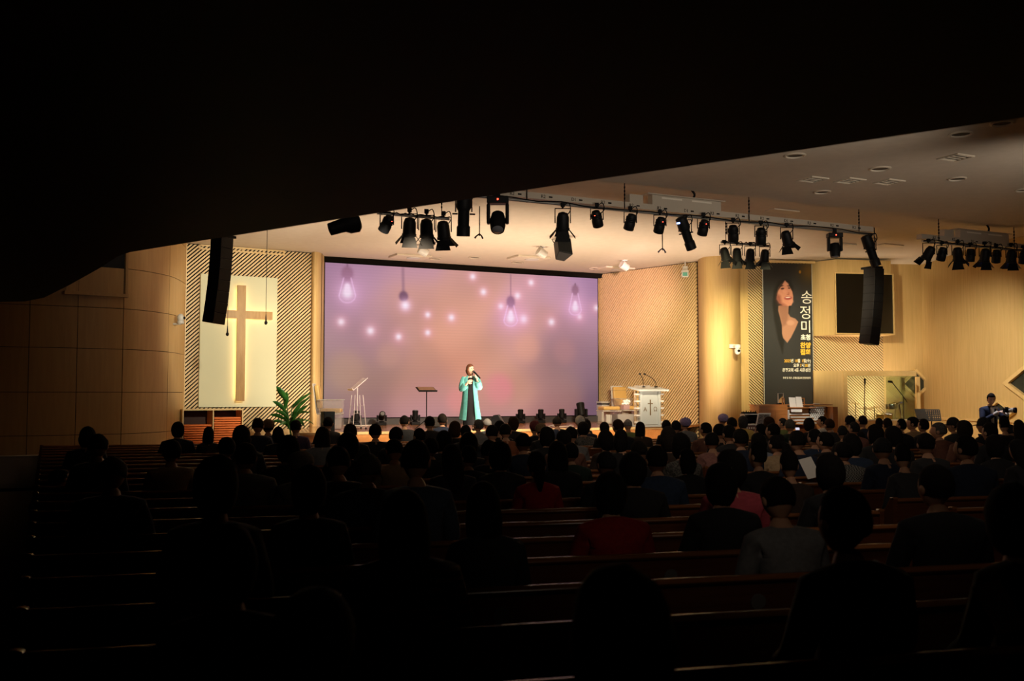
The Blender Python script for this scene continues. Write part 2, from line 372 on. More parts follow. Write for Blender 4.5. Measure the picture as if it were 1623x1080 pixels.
# left cross wall with diagonal slats
CWL = Wall(plan(291, 24.55), plan(491, 26.2))
mb = MB(CWL.M @ FL); mb.bx(-.3, CWL.L + .3, -.2, 0, 0, 6); cw = struct('wall_stage_left', mb, VOID, label='wall of diagonal oak slats behind the wall cross')
def slats(W, par, a0, a1, z0, z1, slope, period, wid, th=.03):
    c = (z0 - slope * a1) if slope > 0 else (z0 - slope * a0); top = (z1 - slope * a0) if slope > 0 else (z1 - slope * a1)
    while c < top:
        poly = [(a0, slope * a0 + c), (a1, slope * a1 + c), (a1, slope * a1 + c + wid), (a0, slope * a0 + c + wid)]
        poly = clip(clip(poly, lambda p: p[1] - z0), lambda p: z1 - p[1])
        if len(poly) > 2:
            m_ = MB(FL); m_.face_prism(poly, .002, th); o = m_.build('slat', W_SLAT, par)
            o.matrix_world = W.M
        c += period
def local(o, W): o.matrix_world = W.M
slats(CWL, cw, .02, CWL.L - .01, 1.0, 5.62, .93, .097, .051, .045)
m_ = MB(FL); m_.bx(0, CWL.L, 0, .035, .0, 1.0); local(m_.build('board', W_PANEL, cw), CWL)
m_ = MB(FL); m_.bx(-.05, .015, 0, .05, .0, 5.9); local(m_.build('edge_trim', W_TRIM, cw), CWL)
# column beside the screen
def colmn(name, pts, m, label, z1=5.9):
    mb = MB(); q = resample([Vector(plan(x, d)) for x, d in pts], 6); ribbon(q, -.08, 0, 0, z1, mb)
    return struct(name, mb, m, smooth=True, label=label)
colmn('column_left', [(490, 26.3), (494, 26.05), (500, 26.05), (507, 26.3), (512, 26.9), (513.5, 27.6)], W_LIGHT, 'rounded oak column between the slat wall and the screen')
colmn('column_right', [(1107.5, 28.2), (1110, 27.5), (1120, 27.0), (1140, 26.8), (1160, 26.9), (1172, 27.3), (1176, 27.9)], W_LIGHT, 'broad rounded oak column right of the lectern')
# stage
def hp(*pts): return [tuple(hall(*p).xy) for p in pts]
ef = 21.4
ul = uv(P(466, 686, 22))[0]; ul = uv(PV(470, 686, ef))[0]; ur = uv(PV(1068, 677, ef))[0]
c1 = plan(492, 26.2); c2 = plan(1108, 27.9)
mb = MB(); mb.prism([tuple(hall(ul, ef).xy), tuple(hall(ur, ef).xy), c2, plan(951, 30.9), tuple(hall(16.4, 27).xy), tuple(hall(7, 27).xy), c1], stage_z - .06, stage_z)
fl = struct('floor_stage', mb, W_STAGE, label='polished wooden stage floor')
mb = MB(); mb.prism(hp((ul, ef), (ur, ef), (ur, ef - .02), (ul, ef - .02)), 0, stage_z - .06); mb.build('riser', W_STEP, fl)
mb = MB(); mb.prism(hp((ul, ef + .05), (ur, ef + .05), (ur, ef - .05), (ul, ef - .05)), stage_z - .055, stage_z + .004); mb.build('nosing', W_TRIM, fl)
for i, (z_, w_) in enumerate(((.74, .34), (.42, .68))):
    mb = MB(); mb.prism(hp((ul + .1, ef - .02), (ur, ef - .02), (ur, ef - w_), (ul + .1, ef - w_)), 0 if i else .42, z_); mb.build('step', W_STEP, fl)
# platform right of the stage
pl = [tuple(hall(ur, ef).xy), plan(1165, 23.4), plan(1500, 23.4), plan(1623, 23.4), plan(1623, 24.8), plan(1463, 28.8), plan(1110, 27.6)]
mb = MB(); mb.prism(pl, 0, .55); struct('floor_platform', mb, W_STEP, label='low wooden platform under the organ and drum booth')
# screen
SA = PV(513, 663, 25.0 * 1.053); SB = PV(948, 658.5, 25.0 * 1.053); VSC = 25.0 * 1.053
us0, us1 = uv(SA)[0], uv(SB)[0]; zs0 = SA.z; zs1 = PV(513, 416, VSC).z
def scr_t(px, py):                                # pixel of the photograph -> place on the screen image
    p = PV(px, py, VSC); return ((uv(p)[0] - us0) / (us1 - us0), (p.z - zs0) / (zs1 - zs0))
NX, NY = 420, 204
A, B = np.meshgrid(np.linspace(0, 1, NX + 1), np.linspace(0, 1, NY + 1))
ctrl = [(0, 1, 158, 118, 152), (.12, .95, 172, 130, 158), (.25, 1, 190, 140, 158), (.5, 1, 200, 145, 140), (.75, 1, 190, 140, 155), (1, 1, 172, 128, 170), (0, .8, 165, 122, 150),
        (.3, .75, 205, 148, 140), (.5, .8, 222, 158, 138), (.7, .8, 205, 148, 150), (1, .7, 185, 138, 165), (0, .5, 165, 122, 138), (.2, .5, 190, 138, 140), (.45, .5, 222, 158, 136),
        (.7, .5, 215, 155, 145), (.9, .5, 180, 132, 145), (1, .45, 160, 120, 140), (0, .3, 150, 112, 118), (.15, .3, 165, 122, 112), (.3, .35, 195, 140, 122), (.45, .35, 222, 150, 124),
        (.6, .35, 208, 150, 130), (.75, .38, 185, 135, 135), (.87, .36, 155, 118, 125), (1, .25, 140, 105, 125), (0, .05, 132, 96, 112), (.15, .1, 150, 105, 112), (.35, .15, 195, 135, 128),
        (.35, 0, 178, 128, 135), (.55, .1, 200, 142, 130), (.65, .2, 212, 150, 130), (.8, .1, 172, 118, 118), (.8, .25, 160, 120, 120), (1, 0, 128, 92, 120), (.6, 0, 178, 130, 140), (.12, .45, 160, 118, 135)]
Wt = 0; img = np.zeros((NY + 1, NX + 1, 3))
A2 = A + .03 * np.sin(B * 9 + A * 4); B2 = B + .03 * np.sin(A * 11 + B * 3)
for a, b, *c in ctrl:
    wgt = np.exp(-((A2 - a) ** 2 * 3.6 + (B2 - b) ** 2) / (2 * .105 ** 2)) + 1e-6; Wt = Wt + wgt; img += wgt[..., None] * np.array(c)
img /= Wt[..., None]
img *= (1 + .025 * np.sin(14 * B - 6 * A + 3 * np.sin(5 * A)))[..., None]
ASP = (us1 - us0) / (zs1 - zs0)
def zt(X, Y): return scr_t(480 + X / 3.375, 380 + Y / 3.375)     # place measured on an enlargement
def blob(X, Y, r, c, k=1, p=2, soft=1):
    a, b = zt(X, Y); rr = r / 3.375 / 247
    d2 = ((A - a) * ASP) ** 2 + (B - b) ** 2
    g = np.exp(-(d2 / rr ** 2) ** (p / 2)) * k
    img[:] = img * (1 - g[..., None]) + np.array(c) * g[..., None]
for X, Y, r, c, k in ((350, 330, 150, (196, 150, 176), .35), (230, 700, 110, (196, 148, 120), .5), (1200, 580, 85, (232, 164, 140), .55), (1400, 600, 80, (195, 135, 135), .45),
                      (1050, 800, 90, (238, 130, 150), .65), (830, 860, 75, (236, 140, 140), .5), (460, 620, 70, (205, 150, 130), .4), (1400, 270, 150, (215, 165, 200), .4), (1150, 330, 130, (225, 170, 190), .35),
                      (1000, 850, 130, (215, 150, 135), .4), (560, 500, 70, (215, 160, 150), .3), (1290, 280, 90, (212, 160, 185), .3)): blob(X, Y, r, c, k, 4)
for X, Y, r in ((205, 440, 24), (362, 488, 27), (512, 520, 22), (668, 402, 20), (668, 498, 20), (795, 417, 24), (909, 198, 22), (966, 280, 24), (1060, 357, 22), (1148, 300, 24), (1221, 230, 22), (1330, 441, 26), (1180, 425, 32), (1570, 365, 22), (1480, 412, 20)):
    blob(X, Y, r * 1.8, (250, 170, 190), .5); blob(X, Y, r * .8, (255, 236, 250), .95)
def line(X0, Y0, X1, Y1, wd, c, k=.7):
    for t in np.linspace(0, 1, 50): blob(X0 + (X1 - X0) * t, Y0 + (Y1 - Y0) * t, wd, c, k * .35)
def bulb(X, Y0, Ys, Yg, w, glow):
    line(X, Y0, X, Ys, 4, (120, 82, 110)); line(X, Ys, X, Ys + w * .75, w * .42, (142, 96, 124), .9)
    blob(X, Yg, w * 2.6, (250, 175, 225), .45 * glow); blob(X, Yg, w * 1.3, (250, 196, 240), .5)
    for s in (-1, 1): line(X + s * w * .42, Ys + w * .85, X + s * w * .95, Yg + w * .3, 3.5, (255, 205, 250), .8)
    for t in np.linspace(0, math.pi, 24): blob(X + math.cos(t) * w * .95, Yg + w * .3 + math.sin(t) * w * .85, 4, (255, 205, 250), .4)
    blob(X, Yg, w * .6, (255, 240, 255), 1); line(X, Yg - w * .9, X, Yg, w * .25, (255, 225, 250))
bulb(238, 120, 165, 285, 46, .8); bulb(1112, 185, 320, 420, 38, 1.1); bulb(1457, 235, 258, 365, 34, 1.1)
line(535, 150, 538, 290, 8, (150, 108, 128)); line(538, 296, 540, 312, 15, (110, 72, 100), .9); blob(548, 352, 42, (250, 185, 225), .6); blob(548, 352, 24, (255, 236, 252), 1)
img *= (1 + .012 * np.sin(B * 330))[..., None]
img *= (.965 - .10 * np.clip(.45 - B, 0, 1) / .45 * np.abs(2 * A - 1) ** 1.5 - .05 * np.clip(np.abs(2 * A - 1) - .5, 0, 1) * 2)[..., None]
img = np.clip(img, 0, 255) / 255; lin = np.where(img > .04045, ((img + .055) / 1.055) ** 2.4, img / 12.92)
def grid_obj(name, X, Y, Z, colr, m, parent):
    ny, nx = X.shape; me = bpy.data.meshes.new(name); idx = np.arange(nx * ny).reshape(ny, nx)
    q = np.stack([idx[:-1, :-1], idx[:-1, 1:], idx[1:, 1:], idx[1:, :-1]], -1).reshape(-1, 4)
    me.vertices.add(nx * ny); me.vertices.foreach_set('co', np.stack([X, Y, Z], -1).astype('f').ravel())
    me.loops.add(q.size); me.loops.foreach_set('vertex_index', q.astype('i').ravel()); me.polygons.add(len(q)); me.polygons.foreach_set('loop_start', np.arange(0, q.size, 4, dtype='i')); me.update(calc_edges=True)
    ca = me.color_attributes.new('print', 'FLOAT_COLOR', 'POINT'); ca.data.foreach_set('color', np.concatenate([colr, np.ones((ny, nx, 1))], -1).astype('f').ravel())
    me.materials.append(m); o = bpy.data.objects.new(name, me); COL.objects.link(o); o.parent = parent; return o
WS, HS = us1 - us0, zs1 - zs0
scr = thing('led_screen', 'huge LED screen showing glowing bulbs on a pink bokeh background', 'screen', hall(us0, VSC, zs0), PSI)
grid_obj('display', A * WS, np.zeros_like(A), B * HS, lin, vcol('screen_picture', True), scr)
mb = MB(); mb.bx(-.03, WS + .03, .01, .14, -.02, HS + .02); mb.build('housing', BLACK, scr)
mb = MB(); mb.prism(hp((us0 - .6, VSC + .15), (us0 - .6, VSC + .5), (us1 + .6, VSC + .5), (us1 + .6, VSC + .15)), 0, 6); struct('wall_screen', mb, VOID)
mb = MB(); mb.prism(hp((us0 - .1, VSC - .02), (us0 - .1, VSC + .14), (us1 + .5, VSC + .14), (us1 + .5, VSC - .02)), zs1 + .03, ZC); struct('trim_1', mb, VOID, label='black strip standing in for the dark gap above the screen')  # black box in place of the unlit gap between ceiling and screen
mb = MB(); mb.prism(hp((us0 - .1, VSC - .06), (us0 - .1, VSC + .14), (us1 + .05, VSC + .14), (us1 + .05, VSC - .06)), stage_z, zs0 - .025); struct('trim_2', mb, mat('charcoal_band', (.07, .068, .075), .5), label='charcoal plinth under the screen')
# slat wall right of the screen
CWR = Wall(plan(951.5, 30.9), plan(1109, 27.9))
mb = MB(CWR.M @ FL); mb.bx(-.3, CWR.L + .1, -.2, 0, 0, 6); cr = struct('wall_stage_right', mb, mat('slat_backing', (.03, .012, .007), .9), label='wall of diagonal oak slats right of the screen')
slats(CWR, cr, .06, CWR.L - .05, .5, 5.62, 1.08, .105, .058, .05)
m_ = MB(FL); m_.bx(-.04, .06, 0, .045, .5, 5.62); local(m_.build('edge_trim', W_TRIM, cr), CWR)
# banner wall, slats fall to the right
BW = Wall(plan(1174, 27.75), plan(1463, 28.8))
mb = MB(BW.M @ FL); mb.bx(-.1, BW.L + .15, -.2, 0, 0, 6); bw = struct('wall_banner', mb, VOID, label='slat and oak wall behind the banner and drum booth')
a0 = BW.hit(1185, 500)[0]; a1 = BW.hit(1399, 560)[0]
slats(BW, bw, a0, a1, .6, 5.62, -.88, .080, .045)
m_ = MB(FL); m_.bx(-.05, a0, 0, .04, .3, 5.9); local(m_.build('panel', W_LIGHT, bw), BW)
m_ = MB(FL); m_.bx(a1, BW.L, 0, .04, .3, 5.9); local(m_.build('panel', W_LIGHT, bw), BW)
# dado along the right wall
aw, zw = WR.hit(1480, 661.5)
m_ = MB(FL); m_.bx(.0, 6, .0, .16, .55, zw - .06); m_.bx(.0, 6, 0, .2, zw - .06, zw); o = m_.build('dado', W_TRIM, wr); o.matrix_world = WR.M
# diamond niches
def diamond(W, px, py, hw, hh, name, label, m_in):
    ac, zc = W.hit(px, py); ha = abs(W.hit(px + hw, py)[0] - W.hit(px - hw, py)[0]) / 2; hz = abs(W.hit(px, py - hh)[1] - W.hit(px, py + hh)[1]) / 2
    t = thing(name, label, 'niche'); t.matrix_world = W.M @ Matrix.Translation((ac, 0, zc))
    for k in range(4):
        q = [(ha, 0), (0, hz), (-ha, 0), (0, -hz)]; p0, p1 = q[k], q[(k + 1) % 4]; f_ = .80
        mb = MB(FL); mb.face_prism([p0, p1, (p1[0] * f_, p1[1] * f_), (p0[0] * f_, p0[1] * f_)], .0, .13); mb.build('frame_rail', W_TRIM, t)
    mb = MB(FL); mb.face_prism([(ha * .8, 0), (0, hz * .8), (-ha * .8, 0), (0, -hz * .8)], .005, .045); mb.build('picture', m_in, t)
    return t
NP = noisy('niche_picture', (.02, .022, .018), (.035, .04, .03), 2, .6, 0)
diamond(WR, 1588, 653, 24, 18.5, 'wall_niche', 'small diamond shaped wall niche beside the man with the camera', NP)
diamond(WR, 1642, 607, 49, 37, 'wall_niche', 'large diamond shaped wall niche cut off by the picture edge', NP)
diamond(BW, 1449, 609, 24, 24, 'wall_niche', 'diamond shaped niche with dark picture behind the drum booth corner', NP)
# ---------------------------------------------------------------- wall cross on its cream board
a0, z0 = CWL.hit(313, 646); a1, z1 = CWL.hit(438, 443)
t = thing('cross_board', 'tall cream board mounted on the left slat wall behind the cross', 'board'); t.matrix_world = CWL.M
m_ = MB(FL); m_.bx(a0, a1, .03, .11, z0, z1 + .02); m_.build('board', CREAM, t, bevel=.005)
t = thing('oak_cross', 'large oak cross with glowing edges on the cream board', 'cross'); t.matrix_world = CWL.M
xa, xz1 = CWL.hit(379, 454); _, xz0 = CWL.hit(378, 636); al, zl = CWL.hit(347, 500); ar, zr_ = CWL.hit(427, 500); hz = zl + .02; hw = .105; hh = .10
poly = [(xa - hw, xz0), (xa + hw, xz0), (xa + hw, hz - hh), (ar, hz - hh), (ar, hz + hh), (xa + hw, hz + hh), (xa + hw, xz1), (xa - hw, xz1), (xa - hw, hz + hh), (al - .12, hz + hh), (al - .12, hz - hh), (xa - hw, hz - hh)]
CR = wood('cross_wood', (.34, .18, .04), (.42, .24, .065), .4, (6, 6, 1)); BOX = (al - .12, ar)
m_ = MB(FL); m_.face_prism(poly, .20, .27); m_.build('cross_body', CR, t)
sh = .035; cx_ = xa; GL = mat('cross_glow', (1, .8, .5), .5, emit=(1, .60, .24), es=6.5)
m_ = MB(FL)
for q in ((xa - hw + sh, xa + hw - sh, xz0 + sh, xz1 - sh), (al - .12 + sh, xa - hw + sh, hz - hh + sh, hz + hh - sh), (xa + hw - sh, ar - sh, hz - hh + sh, hz + hh - sh)):
    m_.bx(q[0], q[1], .165, .198, q[2], q[3])
m_.build('light_strip', GL, t)
# grille above the board
a0, zz0 = CWL.hit(316, 396); a1, zz1 = CWL.hit(449, 400)
t = thing('curtain_rail', 'long pale rail under the ceiling above the cross board', 'rail'); t.matrix_world = CWL.M
for dz in (0, .09): m_ = MB(FL); m_.bx(a0, a1, .06, .10, zz0 + dz, zz0 + dz + .035); m_.build('rail_bar', W_TRIM, t)
for k in range(5): m_ = MB(FL); x = a0 + (a1 - a0) * k / 4; m_.bx(x - .02, x + .02, .0, .06, zz0, zz0 + .12); m_.build('bracket', W_TRIM, t)
# ---------------------------------------------------------------- cushion cabinet
CBW = Wall(plan(290, 23.7), plan(386, 24.5))
zt_ = CBW.hit(330, 648.5)[1]
t = thing('cushion_cabinet', 'open oak shelf cabinet full of orange cushions below the cross', 'cabinet'); t.matrix_world = CBW.M
D_ = .5; L_ = CBW.L; zb = .02
m_ = MB(); m_.bx(0, L_, 0, D_, zt_ - .035, zt_); m_.build('top', W_TRIM, t)
for x in (0, L_ * .5 - .015, L_ - .03): m_ = MB(); m_.bx(x, x + .03, 0, D_, zb, zt_ - .035); m_.build('side_panel', W_TRIM, t)
for x in (0, 1): m_ = MB(); m_.bx(.03 + x * L_ * .5, L_ * .5 - .015 + x * (L_ * .5 - .015), 0.01, D_, zb, zb + .03); m_.build('shelf', W_TRIM, t)
m_ = MB(); m_.bx(.03, L_ - .03, D_ - .02, D_, zb, zt_ - .035); m_.build('back_panel', mat('dark_lining', (.03, .012, .008), .8), t)
cush = None
for cxn, side, ys, ox in ((.03, 'left', 672, 0), (L_ * .5 + .015, 'right', 659, 0)):
    top = CBW.hit(340, ys)[1]; wd = L_ * .5 - .055; th = .056; n = int((top - zb - .03) / th)
    for k in range(n):
        z = zb + .032 + k * th; pos = CBW.M @ Vector((cxn + .004 + wd / 2 + random.uniform(-.008, .008), .015 + .24 + random.uniform(-.008, .008), z))
        o_ = 'bottom' if k == 0 else ordinal(k + 1)
        lab = f'flat orange seat cushion, {"topmost" if k == n - 1 else o_ + (" from the bottom" if k else "")} of the {side} stack in the cabinet'
        rz = math.atan2(CBW.t.y, CBW.t.x) + random.uniform(-.01, .01)
        if cush is None:
            mb = MB(); mb.box((0, 0, th / 2), (wd - .02, .47, th - .012)); cush = mb.build('seat_cushion', ORANGE, smooth=True, bevel=.018, ang=80); c_ = cush
        else: c_ = cush.copy(); COL.objects.link(c_)
        c_.location = pos; c_.rotation_euler = (0, 0, rz); tag(c_, lab, 'cushion', 'orange cushions in the cabinet')
# ---------------------------------------------------------------- tv box
TW = Wall(plan(1307, 27.25), plan(1416, 27.65))
az, zb_ = TW.hit(1360, 531); _, zt2 = TW.hit(1360, 416)
q = [TW.p.xy + (-TW.n.xy) * .75 , TW.p.xy + TW.t.xy * .42, TW.q.xy, TW.q.xy + (-TW.n.xy) * 1.0, TW.p.xy + (-TW.n.xy) * 1.0]
t = thing('screen_cabinet', 'oak wall cabinet holding a dark screen above the drum booth', 'cabinet')
mb = MB(); mb.prism([tuple(p) for p in q], zb_, 5.62); mb.build('body', W_LIGHT, t)
d0, e0 = TW.hit(1325, 528); d1, e1 = TW.hit(1413.5, 436)
m_ = MB(FL); m_.bx(d0, d1, .004, .012, e0, e1); m_.build('display', mat('dark_display', (.010, .008, .005), .25), t).matrix_world = TW.M
for q4 in ((d0 - .03, d1 + .03, e0 - .03, e0), (d0 - .03, d1 + .03, e1, e1 + .03), (d0 - .03, d0, e0, e1), (d1, d1 + .03, e0, e1)):
    m_ = MB(FL); m_.bx(q4[0], q4[1], 0, .05, q4[2], q4[3]); m_.build('frame_rail', W_TRIM, t).matrix_world = TW.M
# ---------------------------------------------------------------- drum booth
plat = .55
BF = Wall(plan(1290, 26.3), plan(1337, 26.2)); BG = Wall(plan(1337, 26.2), plan(1452, 26.7))
bt = BG.hit(1340, 587.5)[1]; bb = BG.hit(1340, 596)[1]; bs = BG.hit(1400, 667)[1]
t = thing('drum_booth', 'oak and glass drum booth in front of the slat wall', 'booth')
m_ = MB(FL @ Matrix()); m_.bx(0, BF.L, -.10, 0, plat, bt); m_.build('front_panel', W_LIGHT, t).matrix_world = BF.M
m_ = MB(FL); m_.bx(-.02, BG.L, -.30, .03, bb, bt); m_.build('top_beam', W_TRIM, t).matrix_world = BG.M
m_ = MB(FL); m_.bx(0, BG.L, -.08, .03, plat, bs); m_.build('sill', W_LIGHT, t).matrix_world = BG.M
m_ = MB(FL); m_.bx(0, BG.L, -.09, .05, bs, bs + .03); m_.build('sill_cap', mat('pale_sill', (.75, .72, .6), .4), t).matrix_world = BG.M
m_ = MB(FL); m_.bx(-.01, .10, -.10, .03, plat, bb); m_.build('post', W_TRIM, t).matrix_world = BG.M
gx = [BG.hit(x, 620)[0] for x in (1339, 1380, 1404, 1450)]
for x0, x1 in zip(gx, gx[1:]): m_ = MB(FL); m_.bx(x0 + .006, x1 - .006, -.03, -.018, bs + .03, bb); m_.build('pane', GLASS, t).matrix_world = BG.M
sidep = BG.M @ Vector((BG.L, 0, 0))
m_ = MB(FL); m_.bx(BG.L - .03, BG.L - .015, -1.3, -.03, bs, bb); m_.build('pane', GLASS, t).matrix_world = BG.M
for px_, d_ in ((1431, 27.4), (1455, 27.6)):
    m_ = MB(); p = P(px_, 640, d_); m_.box((p.x, p.y, (plat + bb) / 2), (.10, .10, bb - plat)); m_.build('post', W_TRIM, t)
# drum kit
d = 27.2; base = PZ
def dk(px, py): return P(px, py, d)
t = thing('drum_kit', 'drum kit with two amber toms behind the booth glass', 'drum kit', (dk(1404, 660).x, d, plat)); o0 = Vector(t.location)
AMB = mat('amber_drum', (.75, .36, .08), .3, coat=.5); BRASS = mat('cymbal_brass', (.55, .42, .2), .3, 1)
def L(v): return Vector(v) - o0
for px_ in (1395, 1408):
    p = L(dk(px_, 661)); T = Matrix.Translation(p) @ Matrix.Rotation(R(20), 4, 'X')
    m_ = MB(T); m_.lathe([(.10, -.09), (.10, .09)], 20); m_.build('tom', AMB, t, True)
    m_ = MB(T); m_.lathe([(.108, .08), (.108, .10), (.095, .103)], 20); h_ = m_.build('hoop', STEEL, t, True)
p = L(dk(1402, 675)); T = Matrix.Translation((p.x, p.y - .1, .28)) @ Matrix.Rotation(R(90), 4, 'X')
m_ = MB(T); m_.lathe([(.27, -.2), (.28, -.2), (.28, .2), (.27, .2)], 24); m_.build('bass_drum', AMB, t, True)
p = L(dk(1413, 645)); T = Matrix.Translation(p); m_ = MB(T); m_.lathe([(.17, -.07), (.175, 0), (.17, .07)], 20); m_.build('snare_drum', STEEL, t, True)
for px_, py_, r_, tl in ((1372, 648, .24, 8), (1386, 646, .22, -6), (1356, 640, .14, 3), (1418, 638, .14, -5)):
    p = L(dk(px_, py_)); T = Matrix.Translation(p) @ Matrix.Rotation(R(tl), 4, 'Y')
    m_ = MB(T); m_.lathe([(.02, .02), (.05, .012), (r_, -.008), (r_, -.012), (.02, .0)], 24); c_ = m_.build('cymbal', BRASS, t, True)
    m_ = MB(); m_.tube([(p.x, p.y, p.z + .04), (p.x, p.y, .4), (p.x, p.y, 0)], .012, 6)
    for a in (0, 120, 240): m_.tube([(p.x, p.y, .3), (p.x + .2 * math.cos(R(a)), p.y + .2 * math.sin(R(a)), .01)], .009, 5)
    m_.build('cymbal_stand', STEEL, t, True)
m_ = MB(); q = L(dk(1425, 640)); m_.tube([(q.x, q.y, q.z), (q.x + .15, q.y, .1)], .03, 8); m_.tube([(q.x - .1, q.y, q.z), (q.x + .1, q.y, q.z + .02)], .05, 8); m_.build('hardware', STEEL, t, True)
for (px_, y0, y1), lab in (((1370, 600, 672), 'tall straight black microphone stand behind the booth glass'),):
    p = P(px_, 660, 27.0); t = thing('microphone_stand', lab, 'microphone stand', (p.x, p.y, plat)); zt_m = P(px_ + 2, y0, 27.0).z - plat
    m_ = MB(); m_.tube([(0, 0, 0.05), (0, 0, .8), (.03, 0, zt_m)], .013, 7); m_.build('pole', BLACK, t, True)
    m_ = MB()
    for a in (30, 150, 270): m_.tube([(0, 0, .25), (.25 * math.cos(R(a)), .25 * math.sin(R(a)), .012)], .01, 5)
    m_.build('tripod_base', BLACK, t, True)
    m_ = MB(); m_.tube([(.03, 0, zt_m - .16), (.03, 0, zt_m)], .026, 8); m_.build('microphone', BLACK, t, True)
p = P(1432, 660, 26.95); t = thing('microphone_stand', 'black microphone stand with long diagonal boom behind the booth glass', 'microphone stand', (p.x, p.y, plat))
j = P(1432, 629, 26.95) - Vector(t.location); e = P(1413, 605, 26.95) - Vector(t.location); e2 = P(1438, 638, 26.95) - Vector(t.location)
m_ = MB(); m_.tube([(0, 0, .05), tuple(j)], .014, 7); m_.build('pole', BLACK, t, True)
m_ = MB(); m_.tube([tuple(e2), tuple(j), tuple(e)], .012, 7); m_.build('boom_arm', BLACK, t, True)
m_ = MB(); m_.tube([tuple(e + Vector((.02, 0, -.01))), tuple(e + Vector((-.09, 0, .0)))], .03, 8); m_.build('microphone', BLACK, t, True)
m_ = MB()
for a in (30, 150, 270): m_.tube([(0, 0, .25), (.25 * math.cos(R(a)), .25 * math.sin(R(a)), .012)], .01, 5)
m_.build('tripod_base', BLACK, t, True)
# ---------------------------------------------------------------- banner
BN = Wall(plan(1211.5, 27.35), plan(1289.5, 27.6))
_, bz1 = BN.hit(1250, 418); _, bz0 = BN.hit(1250, 662); BL = BN.L; bh = bz1 - bz0
t = thing('hanging_banner', 'tall dark concert banner with portrait of a smiling long haired woman', 'banner'); t.matrix_world = BN.M @ Matrix.Translation((0, 0, bz0))
nx, ny = 130, 400; a, b = np.meshgrid(np.linspace(0, 1, nx + 1), np.linspace(0, 1, ny + 1))
# portrait painted in picture units of an enlargement: x 80..790, y 150 (top) downwards
X = 80 + a * 712; Y = 150 + (1 - b) * 2300
im = np.stack([np.full_like(a, v) for v in (44, 45, 50)], -1)
top = np.clip((Y - 150) / 500, 0, 1)[..., None]; im = im * top + np.array((24, 22, 20)) * (1 - top)
g = np.exp(-((X - 760) ** 2 / 150 ** 2 + (Y - 240) ** 2 / 190 ** 2))[..., None]; im = im * (1 - .75 * g) + np.array((118, 84, 22)) * .75 * g
def inpoly(pts, soft=7):
    d = np.full_like(X, 1e9); ins = np.zeros_like(X, bool)
    for i in range(len(pts)):
        x0, y0 = pts[i]; x1, y1 = pts[(i + 1) % len(pts)]
        c = ((y0 > Y) != (y1 > Y)) & (X < (x1 - x0) * (Y - y0) / ((y1 - y0) + 1e-9) + x0); ins ^= c
        tt = np.clip(((X - x0) * (x1 - x0) + (Y - y0) * (y1 - y0)) / ((x1 - x0) ** 2 + (y1 - y0) ** 2 + 1e-9), 0, 1)
        d = np.minimum(d, np.hypot(X - x0 - tt * (x1 - x0), Y - y0 - tt * (y1 - y0)))
    s = np.where(ins, d, -d); return np.clip(s / soft + .5, 0, 1)
def paint(pts, c, soft=7, k=1):
    global im
    mk = inpoly(pts, soft)[..., None] * k; im = im * (1 - mk) + np.array(c) * mk
def el(cx, cy, rx, ry, c, k=1, rot=0, p=3):
    global im
    u = (X - cx) * math.cos(rot) + (Y - cy) * math.sin(rot); v = -(X - cx) * math.sin(rot) + (Y - cy) * math.cos(rot)
    mk = (np.exp(-((u / rx) ** 2 + (v / ry) ** 2) ** p) * k)[..., None]; im = im * (1 - mk) + np.array(c) * mk
paint([(400, 380), (300, 420), (240, 560), (215, 760), (235, 1000), (290, 1300), (350, 1500), (420, 1000), (500, 700), (520, 500), (470, 400)], (14, 12, 12), 30)
paint([(300, 790), (450, 760), (440, 900), (470, 950), (540, 975), (585, 1025), (540, 1130), (475, 1260), (420, 1340), (360, 1270), (345, 1200), (345, 1080), (320, 960), (295, 860)], (176, 128, 108), 12)
paint([(440, 780), (436, 950), (420, 1060), (350, 1100), (345, 1060), (300, 850), (300, 790)], (128, 86, 72), 40, .6)
paint([(398, 402), (440, 450), (480, 520), (505, 570), (516, 640), (512, 720), (490, 780), (440, 790), (370, 785), (310, 750), (275, 690), (280, 600), (300, 520), (340, 460)], (206, 140, 118), 12)
paint([(275, 600), (330, 640), (350, 740), (420, 785), (340, 790), (290, 760), (262, 690)], (120, 62, 54), 45, .7)
paint([(398, 402), (350, 440), (300, 520), (275, 640), (300, 560), (360, 470)], (24, 14, 12), 16, .8)
el(345, 490, 36, 9, (40, 20, 18), .9, -.25); el(362, 530, 28, 13, (42, 22, 22), .85, -.15); el(448, 488, 26, 8, (40, 20, 18), .85, .15); el(458, 520, 20, 11, (42, 22, 22), .8, .1)
el(452, 600, 14, 24, (176, 102, 84), .6); el(440, 612, 20, 7, (110, 50, 44), .6); el(442, 668, 56, 26, (140, 40, 52), .9, -.12); el(440, 660, 42, 10, (238, 226, 220), .95, -.12)
el(395, 565, 34, 30, (228, 160, 138), .5); el(490, 720, 40, 30, (222, 160, 140), .4); el(420, 460, 40, 30, (224, 160, 136), .5)
el(470, 1040, 60, 40, (205, 158, 138), .6); el(620, 272, 18, 26, (190, 130, 20), .9)
im = np.clip(im, 0, 255) / 255; li = np.where(im > .04045, ((im + .055) / 1.055) ** 2.4, im / 12.92)
grid_obj('cloth', a * BL, np.full_like(a, -.004), b * bh, li * .85, vcol('banner_print', False), t)
mb = MB(); mb.bx(0, BL, 0, .012, 0, bh); mb.build('cloth_back', BLACK, t)
for x0 in (-.012, BL - .004): mb = MB(); mb.bx(x0, x0 + .016, -.006, .016, 0, bh); mb.build('edge_hem', mat('hem_grey', (.45, .45, .43), .6), t)
TX = mat('white_print', (.82, .82, .80), .6); TY = mat('yellow_print', (.80, .48, .05), .6)
def bpos(px, py): aa, zz = BN.hit(px, py); return aa, zz - bz0
